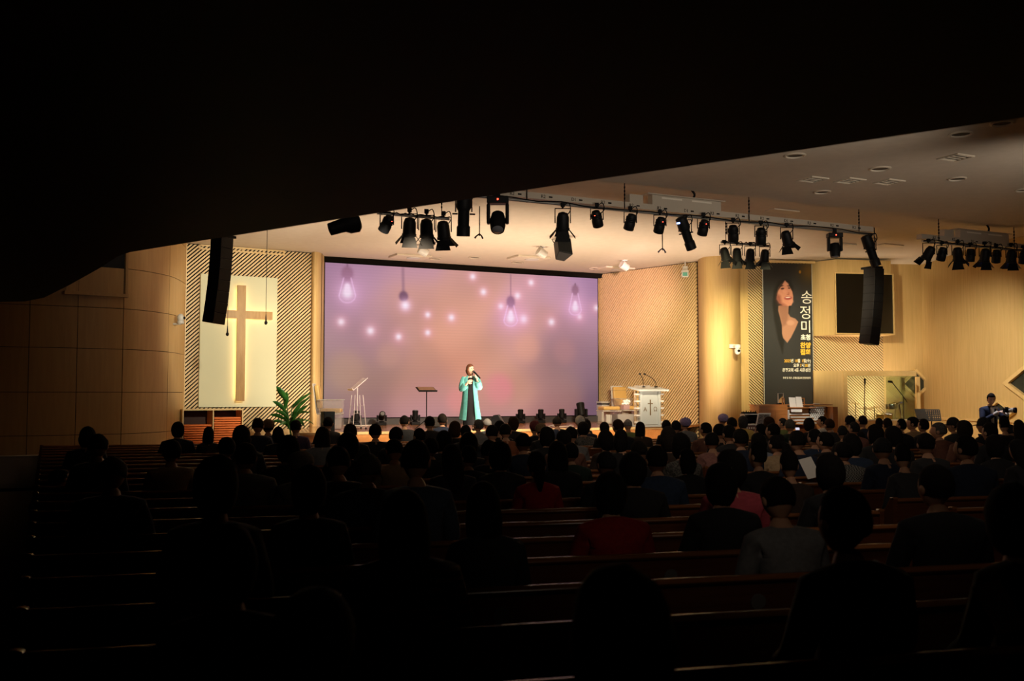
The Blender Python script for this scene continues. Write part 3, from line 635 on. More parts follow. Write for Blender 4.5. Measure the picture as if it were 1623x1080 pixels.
def put(txt, px, py, hpx, m, align='RIGHT', sx=1, bold=.0):
    aa, zz = bpos(px, py); sz = hpx / 1578 * 27.5 * 1.28
    letters(txt, sz, m, t, Matrix.Translation((aa, -.008, zz)) @ UPRIGHT, align, bold=bold * sz, sx=sx)
put('송', 1288.5, 480, 18, TX); put('정', 1286.5, 504, 18, TX); put('미', 1286.5, 526, 17, TX)
put('초청', 1284.8, 538.5, 7.3, TX, bold=.045); put('찬양', 1284.8, 551.3, 7.5, TY, bold=.045); put('집회', 1284.8, 562, 7.5, TY, bold=.045)
put('일(수)', 1284.8, 574.5, 4.9, TX, sx=.8, bold=.022); put('15', 1275.5, 574.5, 5, TY, sx=.9, bold=.014); put('월', 1268.3, 574.5, 4.9, TX, sx=.8, bold=.022); put('10', 1264.4, 574.5, 5, TY, sx=.9, bold=.014)
put('년', 1257.5, 574.5, 4.9, TX, sx=.8, bold=.022); put('2025', 1253.5, 574.5, 5, TY, sx=.9, bold=.014)
put('분', 1284.8, 581.8, 4.9, TX, sx=.85, bold=.022); put('30', 1280.3, 581.8, 5, TY, sx=.85, bold=.014); put('시', 1274.8, 581.8, 4.9, TX, sx=.85, bold=.022); put('7', 1270.3, 581.8, 5, TY, sx=.9, bold=.014); put('오후', 1266.6, 581.8, 4.9, TX, sx=.85, bold=.022)
put('은평교회 4층 시온성전', 1284.8, 589.3, 4.9, TX, sx=.82, bold=.022)
put('주최 및 주관 : 은평성결교회 찬양위원회', 1284.8, 600.8, 2.9, TX, sx=.78, bold=.01)
mb = MB(); mb.bx(-.25, BL + .1, -.03, .05, bh + .02, bh + .075); mb.build('top_rail', W_TRIM, t)
# ---------------------------------------------------------------- stage furniture (local x runs along the screen)
def stg(name, label, cat, px, py_base, dz=0, rz=0, group=None, z=stage_z):
    p = PZ(px, py_base, z); return thing(name, label, cat, (p.x, p.y, z + dz), PSI + rz, group)
def ft(t, px, d=None): return (P(px, 640, t.location.y).x - t.location.x)
# music stand
t = stg('music_stand', 'black music stand with an open folder beside the singer', 'music stand', 676, 682)
m_ = MB(); m_.tube([(0, 0, .12), (0, 0, .92)], .014, 8); m_.build('pole', BLACK, t, True)
for a in (20, 140, 260): m_ = MB(); m_.tube([(0, 0, .25), (.2 * math.cos(R(a)), .2 * math.sin(R(a)), .09), (.3 * math.cos(R(a)), .3 * math.sin(R(a)), .01)], .01, 6); m_.build('leg', BLACK, t, True)
T = Matrix.Translation((0, 0, .94)) @ Matrix.Rotation(R(24), 4, 'X')
m_ = MB(T); m_.box((0, .03, .0), (.46, .26, .012)); m_.box((0, -.10, .02), (.46, .012, .04)); m_.build('desk', BLACK, t, bevel=.004)
m_ = MB(T); m_.box((-.10, .02, .016), (.2, .22, .012)); m_.box((.10, .02, .016), (.2, .22, .012)); m_.build('folder', mat('brown_folder', (.16, .08, .05), .6), t)
# clear lectern
t = stg('acrylic_lectern', 'clear acrylic lectern with slanted top left of the music stand', 'lectern', 566, 680.5, rz=R(-90))
for x in (-.17, .17):
    for y in (-.14, .14):
        m_ = MB(); m_.tube([(x * 1.15, y * 1.15, .04), (x * .78, y * .7, .82)], .010, 7); m_.build('leg', AEDGE, t, True)
for z in (.56, .38, .06): m_ = MB(); s_ = 1.15 - .35 * z; m_.box((0, 0, z), (.34 * s_, .28 * s_, .014)); m_.build('shelf', MILK, t)
m_ = MB(); m_.tube([(0, 0, .38), (0, 0, 1.0)], .014, 8); m_.build('pole', AEDGE, t, True)
T = Matrix.Translation((0, .0, 1.07)) @ Matrix.Rotation(R(40), 4, 'X')
m_ = MB(T); m_.box((0, .02, 0), (.40, .46, .015)); m_.box((0, -.21, .02), (.40, .02, .05)); m_.build('top', milky('pale_acrylic', (.80, .70, .72), .8), t)
for x, y in ((-.19, -.16), (.19, -.16), (-.19, .16), (.19, .16)): m_ = MB(); m_.ell((x, y, .025), (.025, .025, .025), 8, 6); m_.build('caster', BLACK, t, True)
# chairs
def arm_chair(name, label, px, py, rz, grp='white acrylic chairs with yellow cushions', back=True):
    t = stg(name, label, 'chair', px, py, rz=rz, group=grp)
    m_ = MB(); m_.bx(-.24, .24, -.26, .24, .40, .50); m_.build('seat', YCUSH, t, True, bevel=.03)
    if back: m_ = MB(Matrix.Translation((0, .24, .50)) @ Matrix.Rotation(R(-8), 4, 'X')); m_.bx(-.22, .22, -.04, .06, .0, .56); m_.build('backrest', YCUSH, t, True, bevel=.03)
    if back: m_ = MB(Matrix.Translation((0, .31, .50)) @ Matrix.Rotation(R(-8), 4, 'X')); m_.bx(-.25, .25, -.0, .02, -.12, .60); m_.build('back_panel', WHITE, t)
    m_ = MB(); m_.bx(-.27, .27, -.28, .30, .36, .395); m_.build('seat_frame', WHITE, t, bevel=.005)
    m_ = MB(); m_.bx(-.10, .10, -.06, .12, .02, .36); m_.build('pedestal', WHITE, t)
    m_ = MB(); m_.bx(-.24, .24, -.24, .28, 0, .025); m_.build('base', ACRYL, t)
    for s in (-1, 1) if back else ():
        m_ = MB(); m_.bx(s * .29 - .008, s * .29 + .008, -.28, .30, .02, .70); m_.build('side_panel', MILK, t)
        m_ = MB(); m_.bx(s * .29 - .03, s * .29 + .03, -.30, .28, .70, .715); m_.build('armrest', WHITE, t)
    return t
arm_chair('arm_chair', 'white acrylic chair with yellow cushions beside the left column', 524, 681, R(68))
arm_chair('stool', 'low white acrylic stool with yellow seat beside the white cabinet', 965, 673, R(-12), back=False)
arm_chair('arm_chair', 'white acrylic chair with tall yellow backrest behind the small table', 990, 670, R(-4))
arm_chair('arm_chair', 'white acrylic chair with yellow cushions partly hidden by the pulpit', 1008, 671.5, R(-62))
# black speaker at the column
t = stg('stage_speaker', 'upright black speaker box beside the left column', 'speaker', 519.5, 684)
h_ = P(519, 652.5, t.location.y).z - stage_z; m_ = MB(); m_.bx(-.13, .13, -.12, .14, 0, h_); m_.build('body', BLK2, t, bevel=.01)
m_ = MB(); m_.bx(-.115, .115, -.128, -.12, .03, h_ - .02); m_.build('grille', mat('grille', (.010, .013, .015), .7, spec=.1), t)
# moving heads on the stage floor
def moving_head(name, label, cat, loc, rz, tilt, grp, scale=1, rot=None):
    t = thing(name, label, cat, loc, rz, grp, rot); t.scale = (scale,) * 3
    m_ = MB(); m_.bx(-.13, .13, -.11, .11, 0, .09); m_.build('base', BLK2, t, bevel=.012)
    m_ = MB(); m_.lathe([(.07, .09), (.08, .10), (.08, .12), (.06, .125)], 14); m_.build('collar', BLACK, t, True)
    for s in (-1, 1): m_ = MB(); m_.bx(s * .125 - .022, s * .125 + .022, -.05, .05, .12, .30); a_ = m_.build('yoke_arm', BLK2, t, bevel=.015)
    T = Matrix.Translation((0, 0, .26)) @ Matrix.Rotation(R(tilt), 4, 'X')
    m_ = MB(T); m_.lathe([(.05, -.13), (.085, -.11), (.095, -.02), (.085, .08), (.092, .13), (.088, .17), (.07, .172)], 16); hd = m_.build('head', BLK2, t, True)
    m_ = MB(T); m_.lathe([(.002, .173), (.065, .173), (.06, .185), (.002, .19)], 14); m_.build('lens', mat('lens_glass', (.15, .16, .18), .05, spec=1), t, True)
    return t
nm = [(565, 674.5, 'behind the clear lectern', 0), (605, 676, 'left of the music stand', 60), (658, 675, 'next to the music stand', 5), (825, 675.5, ', first of three right', 0), (857, 675, ', middle of three right', 4), (890.5, 675.5, ', last of three right', -4)]
for px_, py_, s, tl in nm:
    p = PZ(px_, 676, stage_z); v_ = 25.7; q = PV(px_, 660, v_)
    moving_head('moving_head_light', 'black moving head light on the stage floor ' + s if 'of three' not in s else 'black moving head light on stage floor' + s + ' of the singer', 'stage light', (q.x, q.y, stage_z), PSI - R(10), tl, 'moving head lights on the stage floor', .92)
q = PV(921, 660, 25.7); moving_head('moving_head_light', 'large tilted black moving head light at the right end of the screen', 'stage light', (q.x, q.y, stage_z), PSI, -14, None, 1.35)
def wedge(label, px, py, rz, s=1):
    t = stg('floor_monitor', label, 'monitor', px, py, rz=rz, group='floor monitors'); t.scale = (s,) * 3
    m_ = MB(Matrix.Rotation(R(90), 4, 'Z') @ Matrix.Rotation(R(90), 4, 'X')); m_.prism([(-.22, 0), (.20, 0), (.24, .12), (.10, .33), (-.02, .34)], -.28, .28); m_.build('body', BLK2, t, bevel=.015)
    m_ = MB(Matrix.Translation((0, 0, 0))); m_.add([(-.25, -.20, .03), (.25, -.20, .03), (.25, -.02, .325), (-.25, -.02, .325), (-.25, -.215, .045), (.25, -.215, .045), (.25, -.035, .338), (-.25, -.035, .338)], [(0, 1, 2, 3), (4, 5, 6, 7), (0, 1, 5, 4), (1, 2, 6, 5), (2, 3, 7, 6), (3, 0, 4, 7)]); m_.build('grille', mat('steel_grille', (.05, .05, .05), .5), t)
    return t
wedge('black wedge floor monitor just right of the singer', 789, 678, R(60), .95); wedge('black wedge floor monitor right of the music stand', 691, 678, R(-50), .8)
for lab, pts in (('white power cable coiled on the stage floor by the third stage light', [(868, 677), (874, 675), (880, 673), (876, 676), (884, 677), (900, 676)]), ('short white power cable on the stage floor near the tilted light', [(900, 676.5), (905, 674.5), (909, 676), (903, 677.5)]), ('white cable running along the screen plinth left of the lights', [(545, 674.5), (570, 675), (585, 674.5), (598, 673.8)])):
    q = [PZ(x, y, stage_z + .02) for x, y in pts]; m_ = MB(); m_.tube([tuple(v) for v in resample(q, 4)], .014, 6); tag(m_.build('power_cable', WHITE, None, True), lab, 'cable', 'white cables on the stage')
# white cabinet / side unit
t = stg('keyboard_cabinet', 'low white cabinet with a slot beside the screen edge', 'cabinet', 961, 668.5)
m_ = MB(); m_.bx(-.28, .34, -.2, .25, 0, .52); m_.build('body', WHITE, t, bevel=.01)
m_ = MB(); m_.bx(-.29, .35, -.21, .26, .56, .62); m_.build('lid', WHITE, t, bevel=.012)
m_ = MB(); m_.bx(-.27, .33, -.19, .24, .52, .56); m_.build('slot', BLACK, t)
m_ = MB(); m_.bx(-.2, -.12, -.21, -.2, .3, .36); m_.build('socket', BLACK, t)
# side table with boxes
t = stg('side_table', 'clear acrylic side table in front of the chairs', 'table', 990, 676.5)
m_ = MB(); m_.bx(-.34, .34, -.18, .18, .42, .44); m_.build('tabletop', ACRYL, t)
for x in (-.32, .32): m_ = MB(); m_.bx(x - .01, x + .01, -.17, .17, 0, .42); m_.build('side_panel', ACRYL, t)
m_ = MB(); m_.bx(-.30, .30, -.10, .14, .0, .32); m_.build('front_panel', mat('frosted_panel', (.62, .58, .54), .4, trans=.3), t)
tl = t.location
t2 = thing('tissue_box', 'white flower arrangement in a small box on the side table', 'flowers', tuple(Vector(tl) + Vector((.02, 0, .44))), PSI)
m_ = MB(); m_.bx(-.09, .09, -.07, .07, 0, .12); m_.build('box', mat('mauve_box', (.42, .26, .26), .6), t2)
m_ = MB()
for k in range(16): a = random.uniform(0, 6.28); r_ = random.uniform(0, .13); m_.ell((r_ * math.cos(a), r_ * .6 * math.sin(a), .17 + random.uniform(-.03, .07)), (.045, .045, .035), 7, 5)
m_.build('blossoms', mat('white_petal', (.85, .83, .78), .7), t2, True)
t2.name = 'flower_box'
# pulpit
t = stg('pulpit', 'white and clear acrylic pulpit engraved with cross and letters', 'pulpit', 1029, 677)
m_ = MB(); m_.bx(-.24, .24, -.05, .05, .06, .92); m_.build('front_panel', FROST, t, bevel=.006)
for s in (-1, 1): m_ = MB(); m_.bx(s * .275 - .035, s * .275 + .035, -.08, .02, .03, .92); m_.build('side_panel', FROST, t, bevel=.01)
for s in (-1, 1):
    for k in range(9): m_ = MB(); m_.box((s * .37, 0, .12 + k * .09), (.11, .12, .045)); m_.build('crystal_block', ACRYL if k % 2 else WHITE, t, bevel=.006)
    m_ = MB(); m_.bx(s * .37 - .04, s * .37 + .04, .05, .08, .05, .92); m_.build('column', mat('amber_rod', (.5, .36, .22), .3), t)
m_ = MB(); m_.bx(-.42, .42, -.16, .25, 0, .05); m_.build('base', FROST, t, bevel=.01)
m_ = MB(Matrix.Translation((0, 0, .95)) @ Matrix.Rotation(R(8), 4, 'X')); m_.bx(-.46, .46, -.25, .30, 0, .05); m_.build('top', FROST, t, bevel=.01)
m_ = MB(Matrix.Translation((-.1, .1, .93))); m_.bx(-.9, .62, -.0, .2, 0, .015); m_.build('glass_shelf', ACRYL, t)
GOLD = mat('gold_dark', (.22, .16, .09), .4, .5)
m_ = MB(); m_.box((0, -.06, .50), (.03, .012, .40)); m_.box((0, -.06, .60), (.15, .012, .025)); m_.build('cross', GOLD, t)
letters('A', .16, GOLD, t, Matrix.Translation((-.155, -.056, .40)) @ UPRIGHT, 'CENTER'); letters('Ω', .16, GOLD, t, Matrix.Translation((.155, -.056, .40)) @ UPRIGHT, 'CENTER')
for k, (bx_, ex) in enumerate(((-.16, -.34), (.22, -.2))):
    m = stg('gooseneck_microphone', ['gooseneck microphone on the left side of the pulpit top', 'gooseneck microphone with long bend on the right of the pulpit top'][k], 'microphone', 1029, 677, dz=1.02)
    m_ = MB(); q = [Vector((bx_, 0, 0)), Vector((bx_ - .02, 0, .14)), Vector((bx_ + (ex - bx_) * .45, -.05, .25)), Vector((ex, -.1, .33))]; m_.tube([tuple(v) for v in resample(q, 4)], .008, 6); m_.build('neck', BLACK, m, True)
    m_ = MB(); m_.ell((ex, -.1, .335), (.035, .022, .022), 8, 6); m_.build('capsule', BLACK, m, True)
    m_ = MB(); m_.box((bx_, 0, .01), (.06, .06, .03)); m_.build('base', BLACK, m)
# ---------------------------------------------------------------- organ console
OZ = .55; p = P(1262, 670, 24.6)
t = thing('organ_console', 'brown wooden organ console with white manuals in front of the banner', 'organ', (p.x, p.y, OZ), R(4))
ox = lambda px_: P(px_, 660, 24.6).x - p.x
oz = lambda py_: P(1262, py_, 24.6).z - OZ
x0, x1, x2, x3 = ox(1201), ox(1247), ox(1290), ox(1327)
m_ = MB(); m_.bx(x0, x1, -.05, .7, 0, oz(643)); m_.build('left_cabinet', W_ORGAN, t, bevel=.008)
for k in range(2):
    w_ = (x1 - x0) / 2; m_ = MB(); m_.bx(x0 + k * w_ + .05, x0 + (k + 1) * w_ - .05, -.065, -.05, .1, oz(649)); m_.build('panel', W_ORGAN, t, bevel=.006)
m_ = MB(); m_.bx(x0 - .02, x3 + .02, .25, .72, oz(643), oz(641.5)); m_.build('top', W_ORGAN, t)
m_ = MB(); m_.bx(x1, x3, .35, .7, 0, oz(645)); m_.build('back_cabinet', W_ORGAN, t)
m_ = MB(); m_.bx(x3 - .12, x3, -.1, .35, 0, oz(645)); m_.build('side_panel', W_ORGAN, t)
m_ = MB(); m_.bx(x1, x1 + .02, -.12, .3, oz(664), oz(650)); m_.build('key_cheek', WHITE, t)
m_ = MB(); m_.bx(x1 - .02, x2 + .1, .1, .4, oz(647.5), oz(646)); m_.build('music_shelf', W_ORGAN, t)
for k, (ya, xb) in enumerate(((656.5, 1288), (661, 1291), (665.5, 1293), (670, 1296))):
    zz = oz(ya); xe = ox(xb); xs = x1 + .05 + k * .05; yy = .22 - k * .13
    m_ = MB(); m_.bx(xs - .02, xe + .02, yy - .02, yy + .3, zz - .05, zz - .02); mn = m_.build('manual', W_ORGAN, t)
    nk = 30; kw = (xe - xs) / nk
    km = MB(); km.bx(.001, kw - .001, -.06, .06, 0, .022); kme = km.mesh('key', mat('ivory', (.85, .84, .80), .3))
    for i in range(nk): share('key', kme, mn, Matrix.Translation((xs + i * kw, yy + .02, zz - .02)))
zz0 = oz(668); stp = MB(); stp.bx(-.018, .018, -.01, .01, -.02, .02); sme = stp.mesh('stop_tab', mat('ivory', (.85, .84, .80), .3))
m_ = MB(); m_.bx(ox(1290.5), ox(1314), .3, .34, oz(668), oz(646)); sp = m_.build('stop_board', BLACK, t)
for i in range(7):
    for j in range(7): share('stop_tab', sme, sp, Matrix.Translation((ox(1292.5) + i * .052 + (j % 2) * .02, .29, oz(665) + j * .047)))
m_ = MB(); m_.bx(ox(1290), ox(1315), .22, .34, oz(646.6), oz(645.6)); m_.build('lamp_strip', WHITE, t)
for s, (xa_, xb_) in enumerate(((1245.5, 1250), (1272, 1283))):
    for q4 in ((xa_, xa_ + 1.4, 646, 631), (xb_ - 1.4, xb_, 646, 631), (xa_, xb_, 632.5, 631), (xa_, xb_, 639, 638), (xa_, xb_, 646, 644.5)):
        m_ = MB(); m_.bx(ox(q4[0]), ox(q4[1]), .28, .30, oz(q4[2]), oz(q4[3])); m_.build('music_desk_rail', W_ORGAN, t)
m_ = MB(); m_.bx(x1 + .1, x2 - .05, .1, .25, 0, .5); m_.build('bench', W_ORGAN, t)
def sheet(label, q, grp='sheets of music', th=.004, y=24.83, rz=0):
    cx_ = sum(a for a, _ in q) / 4; cy_ = sum(b for _, b in q) / 4; c = P(cx_, cy_, y); m_ = MB()
    pl_ = [(P(a, b, y).x - c.x, P(a, b, y).z - c.z) for a, b in q]; m_.face_prism(pl_, 0, th); o = m_.build('music_sheet', PAPER); o.location = c; tag(o, label, 'paper', grp); return o
sheet('left white page of music on the organ desk', [(1252, 646), (1262.3, 646), (1260.5, 630.5), (1250, 630)]); sheet('right white page of music on the organ desk', [(1262.6, 646), (1273, 646), (1270, 629.3), (1261, 629)])
sheet('small paper pinned above the organ manuals', [(1254, 653.5), (1271, 653.5), (1271, 649), (1254, 649)], None, y=24.7)
c = P(1237.5, 641.4, 24.95); t = thing('glass_award', 'clear rectangular award with golden swirl on the organ top', 'award', (c.x, c.y, OZ + oz(641.5)), R(4))
m_ = MB(); m_.bx(-.1, .1, -.04, .04, 0, .03); m_.build('base', BLACK, t)
hh_ = .28
for q4 in ((-.07, -.062, .03, hh_), (.062, .07, .03, hh_), (-.07, .07, hh_ - .01, hh_)): m_ = MB(); m_.bx(q4[0], q4[1], -.02, .02, q4[2], q4[3]); m_.build('edge', WHITE, t)
m_ = MB(); m_.bx(-.062, .062, -.015, .015, .03, hh_ - .01); m_.build('glass_block', ACRYL, t)
m_ = MB(); m_.face_prism([(-.055, .04), (.055, .04), (.055, .2), (.03, .19), (-.02, .15), (-.055, .10)], -.018, -.014); m_.build('swirl', mat('gold_leaf', (.7, .42, .15), .4), t)
c = P(1294, 641, 24.9); m_ = MB(); m_.box((0, 0, .015), (.14, .10, .02)); o = m_.build('white_box', WHITE); o.location = (c.x, c.y, OZ + oz(641.5)); tag(o, 'small white box on the right of the organ top', 'box')
# equipment left of the organ
p = P(1187, 665, 24.6); t = thing('equipment_rack', 'open black equipment rack with cables beside the organ', 'rack', (p.x, p.y, OZ), R(3)); zz = P(1189, 656, 24.6).z - OZ
m_ = MB(); m_.bx(-.17, -.15, -.2, .2, 0, zz); m_.bx(.15, .17, -.2, .2, 0, zz); m_.bx(-.17, .17, -.2, .2, zz - .02, zz); m_.bx(-.17, .17, .18, .2, 0, zz); m_.bx(-.17, .17, -.2, .2, 0, .02); m_.build('case', mat('rack_edge', (.5, .5, .46), .4, .6), t)
for k in range(7): m_ = MB(); m_.bx(-.145, .145, -.18, .16, .05 + k * .13, .13 + k * .13); m_.build('rack_unit', BLACK, t)
m_ = MB()
for k in range(6): m_.tube([(-.15 + k * .05, -.1, zz + .01), (-.17 + k * .06, -.15, zz + .05 + .02 * (k % 2)), (-.12 + k * .05, -.05, zz + .015)], .012, 5)
m_.build('cable', mat('dark_green_cable', (.02, .03, .015), .6), t, True)
p = P(1209, 665, 24.0); t = thing('flight_case_lid', 'open foam lined case lid leaning in front of the organ', 'case', (p.x, p.y, OZ), R(3)); zz = P(1209, 655, 24.0).z - OZ
m_ = MB(Matrix.Shear('XZ', 4, (.16, 0)) if False else Matrix()); m_.face_prism([(-.2, zz - .42), (.1, zz - .42), (.2, zz), (-.1, zz)], 0, .04); m_.build('lid', mat('rack_edge', (.5, .5, .46), .4, .6), t)
m_ = MB(); m_.face_prism([(-.165, zz - .40), (.095, zz - .40), (.17, zz - .03), (-.09, zz - .03)], -.01, 0.0); m_.build('foam', noisy('egg_foam', (.05, .05, .05), (.3, .3, .3), 60, .9, .8, .02), t)
m_ = MB(); m_.bx(-.2, .2, .05, .4, 0, zz - .42); m_.build('case', BLACK, t)
p = P(1188, 678, 24.0); t = thing('mixer_case', 'small case of red and white switches below the equipment rack', 'mixer', (p.x, p.y, OZ), 0); zz = P(1188, 672, 24.0).z - OZ
m_ = MB(); m_.bx(-.14, .14, -.1, .1, 0, zz); m_.build('case', mat('rack_edge', (.5, .5, .46), .4, .6), t)
m_ = MB(); m_.bx(-.12, .12, -.108, -.1, zz - .28, zz - .03); fp = m_.build('front_panel', mat('dark_red_panel', (.08, .02, .015), .5), t)
for i in range(4):
    for j in range(2): m_ = MB(); m_.bx(-.1 + i * .055, -.07 + i * .055, -.114, -.108, zz - .22 + j * .1, zz - .18 + j * .1); m_.build('switch', WHITE, fp)
# music stands by the right corner
def perf_stand(label, px, py, w_, rows, rz):
    p = P(px, 660, 25.2); t = thing('music_stand', label, 'music stand', (p.x, p.y, OZ), rz); z_ = P(px, py, 25.2).z - OZ
    m_ = MB(); m_.tube([(0, 0.03, .05), (0, .03, z_)], .013, 7); m_.build('pole', BLACK, t, True)
    for a in (20, 140, 260): m_ = MB(); m_.tube([(0, .03, .2), (.25 * math.cos(R(a)), .25 * math.sin(R(a)), .01)], .01, 5); m_.build('leg', BLACK, t, True)
    T = Matrix.Translation((0, 0, z_)) @ Matrix.Rotation(R(66), 4, 'X')
    m_ = MB(T); hh_ = .29
    m_.bx(-w_, w_, -hh_ / 2, -hh_ / 2 + .03, -.05, .012)
    if rows:
        for i in range(9): x = -w_ + 2 * w_ * i / 8; m_.bx(x - .014, x + .014, -hh_ / 2, hh_ / 2, -.004, .008)
        for j in range(6): y = -hh_ / 2 + hh_ * j / 5; m_.bx(-w_, w_, y - .014, y + .014, -.004, .008)
    else: m_.bx(-w_, w_, -hh_ / 2, hh_ / 2, -.004, .008)
    m_.build('desk', mat('stand_grey', (.05, .05, .055), .4), t)
perf_stand('perforated dark grey music stand beside the right corner', 1477, 658.5, .20, True, R(-6)); perf_stand('solid dark music stand left of the perforated one', 1460, 657, .15, False, R(10))
# ---------------------------------------------------------------- plant
p = P(463, 690, 23.2); t = thing('potted_plant', 'tall potted plant with long glossy leaves beside the stage', 'plant', (p.x, p.y, 0))
LEAF = noisy('leaf_green', (.02, .10, .015), (.05, .20, .03), 8, .3, .05, spec=.6)
m_ = MB(); m_.lathe([(.14, 0), (.20, .45), (.22, .92), (.20, .93), (.19, .88), (.02, .87)], 20); m_.build('pot', WHITE, t, True)
def leaf(b, tip, wd, bend):
    b = Vector(b); tip = Vector(tip); n = 9; ax = tip - b; side = ax.cross(Vector((0, 1, 0))).normalized() * .9 + Vector((0, .3, 0)); vs = []; fs = []
    for i in range(n + 1):
        s = i / n; c = b + ax * s + Vector((0, 0, 1)) * bend * 4 * s * (1 - s); w_ = wd * math.sin(math.pi * min(1, s * .92 + .06)) ** .8
        vs += [tuple(c - side * w_ + Vector((0, -.012, .01))), tuple(c + Vector((0, 0, -.006))), tuple(c + side * w_ + Vector((0, -.012, .01)))]
    for i in range(n): a = i * 3; fs += [(a, a + 1, a + 4, a + 3), (a + 1, a + 2, a + 5, a + 4)]
    m_ = MB(); m_.add(vs, fs); o = m_.build('leaf', LEAF, t, True, ang=180); s_ = o.modifiers.new('thickness', 'SOLIDIFY'); s_.thickness = .003; return o
o0 = Vector(t.location); lv = lambda x, y, d=23.2: P(x, y, d) - o0
for x, y, bx_, by_, wd, bd, dy in ((440, 614, 454, 636, .085, .03, -.1), (455, 622, 452, 650, .075, .02, 0), (493, 624, 462, 648, .042, .03, 0), (490, 631, 464, 655, .045, .03, .1), (434, 637, 454, 655, .06, .05, -.1), (436, 652, 458, 665, .05, .05, 0),
                                (426, 659, 455, 668, .05, .05, .1), (492, 655, 468, 660, .028, .05, -.1), (486, 677, 466, 668, .05, .08, -.2), (433, 669, 456, 676, .045, .06, -.1), (445, 676, 458, 672, .04, .05, -.2), (470, 652, 462, 672, .07, .01, 0),
                                (466, 661, 460, 678, .055, .01, -.1), (478, 639, 462, 664, .055, .02, .1), (486, 643, 464, 668, .04, .04, .1), (447, 646, 458, 672, .06, .02, .1), (482, 666, 466, 675, .03, .05, 0), (452, 661, 459, 682, .04, .01, -.1), (497, 673, 470, 670, .015, .07, 0)):
    b = lv(bx_, by_); e = lv(x, y); e.y += dy; leaf(tuple(b), tuple(e), wd, bd)
for x, y in ((454, 636), (462, 648), (456, 655), (464, 660), (458, 666), (466, 670)):
    b = lv(x, y); m_ = MB(); m_.tube([(random.uniform(-.05, .05), random.uniform(-.04, .04), .86), ((b.x) * .6, 0, (b.z + .9) * .5), tuple(b)], .012, 6); m_.build('stem', LEAF, t, True)
# pot stand : white folder by the plant
# ---------------------------------------------------------------- heater box at the left wall
HB = Wall(plan(-60, 19.2), plan(68, 19.75)); zt_ = HB.hit(30, 723)[1]
t = thing('wall_heater', 'long pale grey unit standing low against the left wall', 'heater'); t.matrix_world = HB.M
m_ = MB(); m_.bx(0, HB.L, 0, .28, .06, zt_ - .03); m_.build('body', mat('heater_grey', (.35, .33, .32), .5), t, bevel=.01)
m_ = MB(); m_.bx(-.01, HB.L + .01, -.01, .29, zt_ - .03, zt_); m_.build('lid', mat('heater_grey', (.35, .33, .32), .5), t)
m_ = MB(); m_.bx(.05, HB.L - .05, .03, .25, 0, .06); m_.build('plinth', BLACK, t)
# ---------------------------------------------------------------- cameras on the walls, sign
def ptz(label, W, px, py, s, dirx, m=WHITE):
    a, z = W.hit(px, py); t = thing('wall_camera', label, 'camera'); t.matrix_world = W.M @ Matrix.Translation((a, 0, z))
    m_ = MB(); m_.bx(-.03 - .1, .03 + .1, -.03, 0, -.05, .05); m_.build('mount_plate', m, t)
    m_ = MB(); m_.bx(-.04, .04, -.28, -.02, -.02, .02); m_.build('arm', m, t, bevel=.006)
    m_ = MB(Matrix.Translation((0, -.28, 0))); m_.lathe([(.07, 0), (.085, .02), (.085, .06), (.06, .08)] if s > 0 else [(.06, -.07), (.085, -.04), (.085, .01), (.07, .03)], 16); m_.build('base', m, t, True)
    m_ = MB(); m_.ell((0, -.28, s * .14), (.085, .085, .10), 16, 10); m_.build('head', m, t, True)
    m_ = MB(Matrix.Translation((dirx * .03, -.35, s * .14)) @ Matrix.Rotation(R(90), 4, 'X')); m_.lathe([(.035, 0), (.035, .03), (.02, .032)], 12); m_.build('lens', BLACK, t, True)
ptz('white camera hanging from a bracket on the right column', Wall(plan(1130, 26.75), plan(1190, 26.9)), 1163, 549, -1, 0)
ptz('white camera standing on a bracket on the left panelled wall', Wall(plan(240, 22.3), plan(285, 23.6)), 268, 514, 1, .5)
c = P(1086, 434, 27.9); t = thing('exit_sign', 'small white sign box with green display at the ceiling', 'sign', (c.x, c.y, c.z), R(-14))
m_ = MB(); m_.box((0, 0, 0), (.20, .09, .20)); m_.build('body', WHITE, t, bevel=.008)
m_ = MB(); m_.box((-.0, -.05, -.02), (.13, .012, .10)); m_.build('display', mat('green_display', (.05, .2, .12), .4, emit=(.10, .30, .20), es=.5), t)
m_ = MB(); m_.box((0, .02, .15), (.14, .05, .12)); m_.box((0, .02, .6), (.03, .03, .9)); m_.build('bracket', WHITE, t)
# ---------------------------------------------------------------- ceiling fittings
def ceil_z(v): return float(np.interp(v, nv_, zz_ceil))
zz_ceil = [5.84, 5.84, 5.84, 5.83, 5.79, 5.73, 5.68, ZC, ZC, ZC]
DK = mat('recess_shade', (.07, .055, .04), .7); RIM = mat('fitting_rim', (.66, .58, .47), .6)
def downlight(label, px, py, z, r=.16, grp='round ceiling downlights'):
    p = PZ(px, py, z); t = thing('ceiling_downlight', label, 'ceiling light', (p.x, p.y, z), PSI, grp)
    m_ = MB(); m_.lathe([(r, 0), (r * 1.02, -.012), (r * .86, -.022), (r * .78, -.004), (r * .78, 0)], 22); m_.build('trim_ring', RIM, t, True)
    m_ = MB(); m_.lathe([(.001, -.002), (r * .74, -.004), (r * .74, -.001)], 20); m_.build('shade_disc', DK, t, True)  # flat dark disc in place of a shaded hollow
for l_, x, y, r in (('round recessed downlight nearest the balcony edge at the truss side', 1260, 246, .17), ('round recessed downlight in the middle of the lower ceiling', 1395, 267, .18), ('small round recessed grille below the row of square vents', 1303, 304, .16),
                    ('round recessed downlight right of the square vents', 1517, 283, .16), ('round recessed downlight highest on the right by the balcony edge', 1523, 212, .17), ('round recessed downlight cut by the right picture edge', 1621, 301, .14), ('dark rectangular looking downlight at the top right corner', 1588, 195, .16)): downlight(l_, x, y, 5.72, r)
